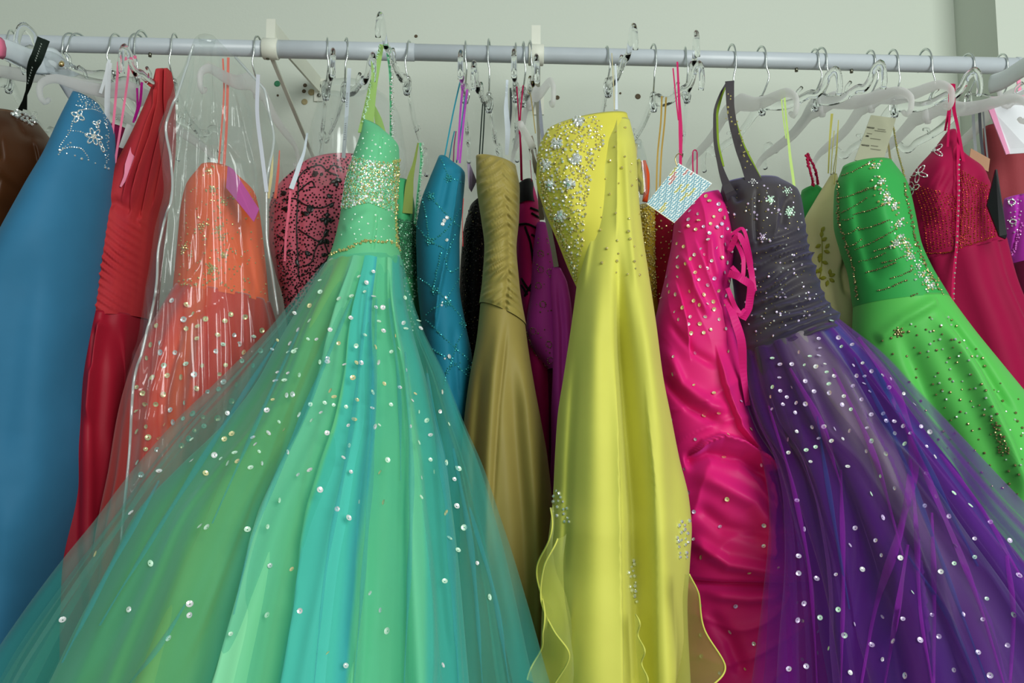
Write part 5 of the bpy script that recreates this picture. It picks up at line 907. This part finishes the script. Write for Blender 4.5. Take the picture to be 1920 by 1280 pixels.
# ---- crimson dress
m = cloth('crimson_chiffon', '#8f0f3c', .5, .35, '#ff4080', .08, spec=.3)
d = dress('crimson_dress', 1830, 900, -.05, 'crimson dress with beaded cups and spaghetti straps at the right')
s = loft('bodice', [(1778, 242, 1790, 244, -.09, .01), (1752, 272, 1800, 285, -.09, .03), (1712, 318, 1838, 312, -.09, .045), (1702, 362, 1852, 352, -.08, .055), (1706, 425, 1866, 415, -.07, .06), (1724, 482, 1876, 446, -.07, .062)], m, d, nu=150, seed=46, hem=None, folds=[([(1795, 262), (1797, 330), (1792, 450)], 6, .012, 'v', (.1, .1)), ([(1770, 280), (1745, 350), (1760, 430)], 20, .014, 'r')],
    disp=lambda px, py, t, v: .0016*np.sin((px*.9+py*.55)/2.4)*sst(310, 350, py))
sk = loft('skirt', [(1726, 478, 1875, 442, -.07, .06), (1740, 542, 1894, 520, -.06, .062), (1760, 622, 1928, 602, -.05, .065), (1780, 722, 1968, 702, -.04, .066), (1800, 852, 2005, 850, -.02, .066), (1800, 1320, 2050, 1320, 0, .066)], m, d, nu=120, pleat=(9, .003, .012, .9), seed=47)
pts = []
for k in range(13): pts += chain([(1712+k*7, 345+k*2), (1730+k*7, 400), (1740+k*6.5, 470-k*1.5)], 4.5, .6)
for k in range(11): pts += chain([(1800+k*5, 318+k*3), (1806+k*5.6, 370), (1800+k*6.6, 462-k*2)], 3.8, .6)
pts += chain([(1726, 474), (1770, 474), (1800, 464), (1840, 452), (1872, 440)], 2.6, .8)
beads('bead_lines', s, pts, .00115, plain('copper_bead', '#a04a20', .3, .7), label='copper bead lines')
pts = []
for x, y, n_, L_, a0 in ((1722, 325, 5, 18, .3), (1752, 282, 4, 18, .6), (1712, 355, 4, 14, -.6)):
    for k in range(n_): pts += loop(x, y, L_, 7, a0-k*1.2, 2.4)
beads('silver_petals', s, pts, .0011, M['crystal'], label='silver petal embroidery')
beads('edge_beads', s, chain([(1778, 244), (1745, 280), (1712, 318), (1704, 360)], 2.6, 1), .0014, plain('crimson_edge', '#8a1238', .4), jit=.2)
mstc = cloth('crimson_satin_strap', '#b8124e', .4, .35, '#ff50a0', .05)
for path, w_ in (([(1784, 157, -.16), (1780, 200, -.15), (1772, 245, -.13)], [.012, .006, .005]), ([(1786, 158, -.16), (1788, 200, -.15), (1796, 240, -.14), (1808, 310, -.13)], [.012, .007, .006, .007]), ([(1782, 190, -.15), (1779, 240, -.14), (1777, 275, -.13)], .005), ([(1797, 250, -.13), (1797, 340, -.14), (1795, 440, -.13), (1787, 540, -.12), (1786, 575, -.12)], .006)): ribbon('strap', path, w_, mstc, d, 16)
strap_beads('strap_beads', [(1797, 300, -.145), (1796, 400, -.14), (1790, 500, -.13), (1787, 560, -.125)], 28, .0016, M['crystal'], d, .0006)
# tags and clear strips by the crimson dress
t_ = piece('hang_tag', [(1866, 318), (1869, 318), (1887, 440), (1885, 448), (1873, 443), (1850, 385)], [-.16, -.16, -.17, -.17, -.165, -.15], plain('black_card', '#0c0d11', .25, g=1), None, .003); tag(t_, 'glossy black card tag on the right side of the crimson bodice', 'tag', 'paper tags')
t_ = piece('hang_tag', [(1820, 278), (1856, 298), (1853, 322), (1816, 304)], [-.06, -.06, -.06, -.06], plain('brown_card', '#9a7458', .7), None); tag(t_, 'small brown card tag behind the crimson dress', 'tag', 'paper tags')

# ---- far right: sheer red dress, violet beaded cup, white-and-pink bag
d = dress('red_sheer_dress', 1900, 600, .08, 'sheer coral-red dress behind at the far right edge')
loft('gown', [(1844, 232, 1960, 226, .08, .03), (1846, 300, 1970, 300, .08, .04), (1852, 400, 1970, 400, .08, .045), (1860, 600, 1975, 600, .08, .05), (1860, 900, 1985, 900, .08, .05)], cloth('coral_red', '#8c3a40', .5, .3), d, nu=80, pleat=(6, .003, .008, 1), dv=8)
for path, c_, w_ in (([(1824, 200, -.02), (1826, 240, -.01), (1830, 292, .0)], '#8a8f92', .007), ([(1836, 190, -.02), (1838, 240, -.01), (1844, 300, .0)], '#4a4c52', .007), ([(1842, 190, -.02), (1846, 240, -.01), (1852, 300, .0)], '#7b7f80', .004)): ribbon('hanger_loop', path, w_, cloth('loop_ribbon', c_, .4, .3), d, 14)
d = dress('violet_cup_dress', 1905, 700, .0, 'violet dress with beaded cup at the right edge beside the black tag')
s = loft('bodice', [(1884, 366, 1975, 358, .01, .03), (1884, 400, 1975, 395, .01, .04), (1888, 450, 1970, 445, .01, .045), (1892, 490, 1965, 480, .01, .045)], cloth('violet_satin', '#a52fa0', .42, .4, '#ff90ff', .05), d, nu=90, hem=None, folds=[([(1912, 365), (1915, 420), (1900, 480)], 5, .008, 'v', (.1, .1))])
loft('skirt', [(1892, 484, 1965, 476, .01, .044), (1895, 600, 1975, 600, .01, .05), (1900, 900, 1990, 900, .02, .05)], cloth('dark_wine', '#5a1030', .5, .2), d, nu=60, dv=10)
beads('beadwork', s, chain([(1885, 368), (1900, 362), (1920, 360)], 2.5, 1.2)+loop(1892, 378, 12, 10, .2, 2.5)+loop(1894, 415, 12, 8, .1, 2.5)+scatter([(1890, 370), (1918, 370), (1915, 440), (1890, 440)], 22, 6), .0015, M['crystal'])
ruf = [(1918, 420), (1910, 440), (1906, 460), (1896, 480)]
beads('frayed_trim', s, chain(ruf, 1.6, 2.4), .0014, plain('violet_frill', '#c86ac0', .5))
pb = empty('pink_striped_bag', unproj(1900, 285, .0), 'white paper bag with pink edge at the far right', 'bag')
piece('panel', [(1852, 196), (1930, 180), (1935, 286), (1890, 289)], [.0, -.02, -.02, .0], plain('white_paper', '#d2d6da', .6), pb, .002)
piece('pink_stripe', [(1851, 200), (1861, 196), (1893, 288), (1886, 290)], [-.003, -.003, -.003, -.003], plain('pink_paper', '#cf86a8', .6), pb, .002); piece('pink_stripe', [(1905, 140), (1912, 138), (1915, 172), (1909, 176)], [-.06, -.06, -.06, -.06], plain('pink_paper_b', '#d8809c', .6), pb, .002)
e = empty('white_hanger', unproj(1900, 150, -.15), 'opaque white plastic hanger arm rising at the top right corner', 'hanger')
mk('arm', *sweep(spline(np.array([unproj(*q) for q in ((1858, 158, -.06), (1885, 148, -.1), (1920, 126, -.15), (1960, 112, -.2))]), 20), 0, 10, (0, 0, 1), flat=(.016, .005)), M['white_pl'], e); mk('strap_hook', *sweep(spline(np.array([unproj(*q) for q in ((1872, 165, -.07), (1880, 196, -.08), (1890, 200, -.08), (1900, 190, -.085))]), 14), .004, 8, (0, 1, 0)), M['frost'], e)
e = empty('white_hanger', unproj(70, 130, -.15), 'opaque white plastic hanger with brass stud at the top left', 'hanger')
mk('arm', *sweep(spline(np.array([unproj(*q) for q in ((-30, 85, -.3), (20, 95, -.24), (62, 115, -.18), (104, 118, -.13), (124, 148, -.09), (142, 182, -.06), (152, 215, -.03))]), 40), 0, 10, (0, 0, 1), flat=(np.interp(np.linspace(0, 1, 40), [0, .3, .55, .7, 1], [.013, .016, .021, .026, .016]), .005)), plain('milky_plastic', '#bcc6cc', .35), e)
mk('stud', *sweep(np.array([unproj(116, 118, -.137), unproj(115, 121, -.15)]), .004, 10, (1, 0, 0)), M['brass'], e)
mk('pink_tape', *sweep(np.array([unproj(-12, 86, -.285), unproj(4, 91, -.265)]), 0, 8, (0, 0, 1), flat=(.0155, .0065)), mp, e)
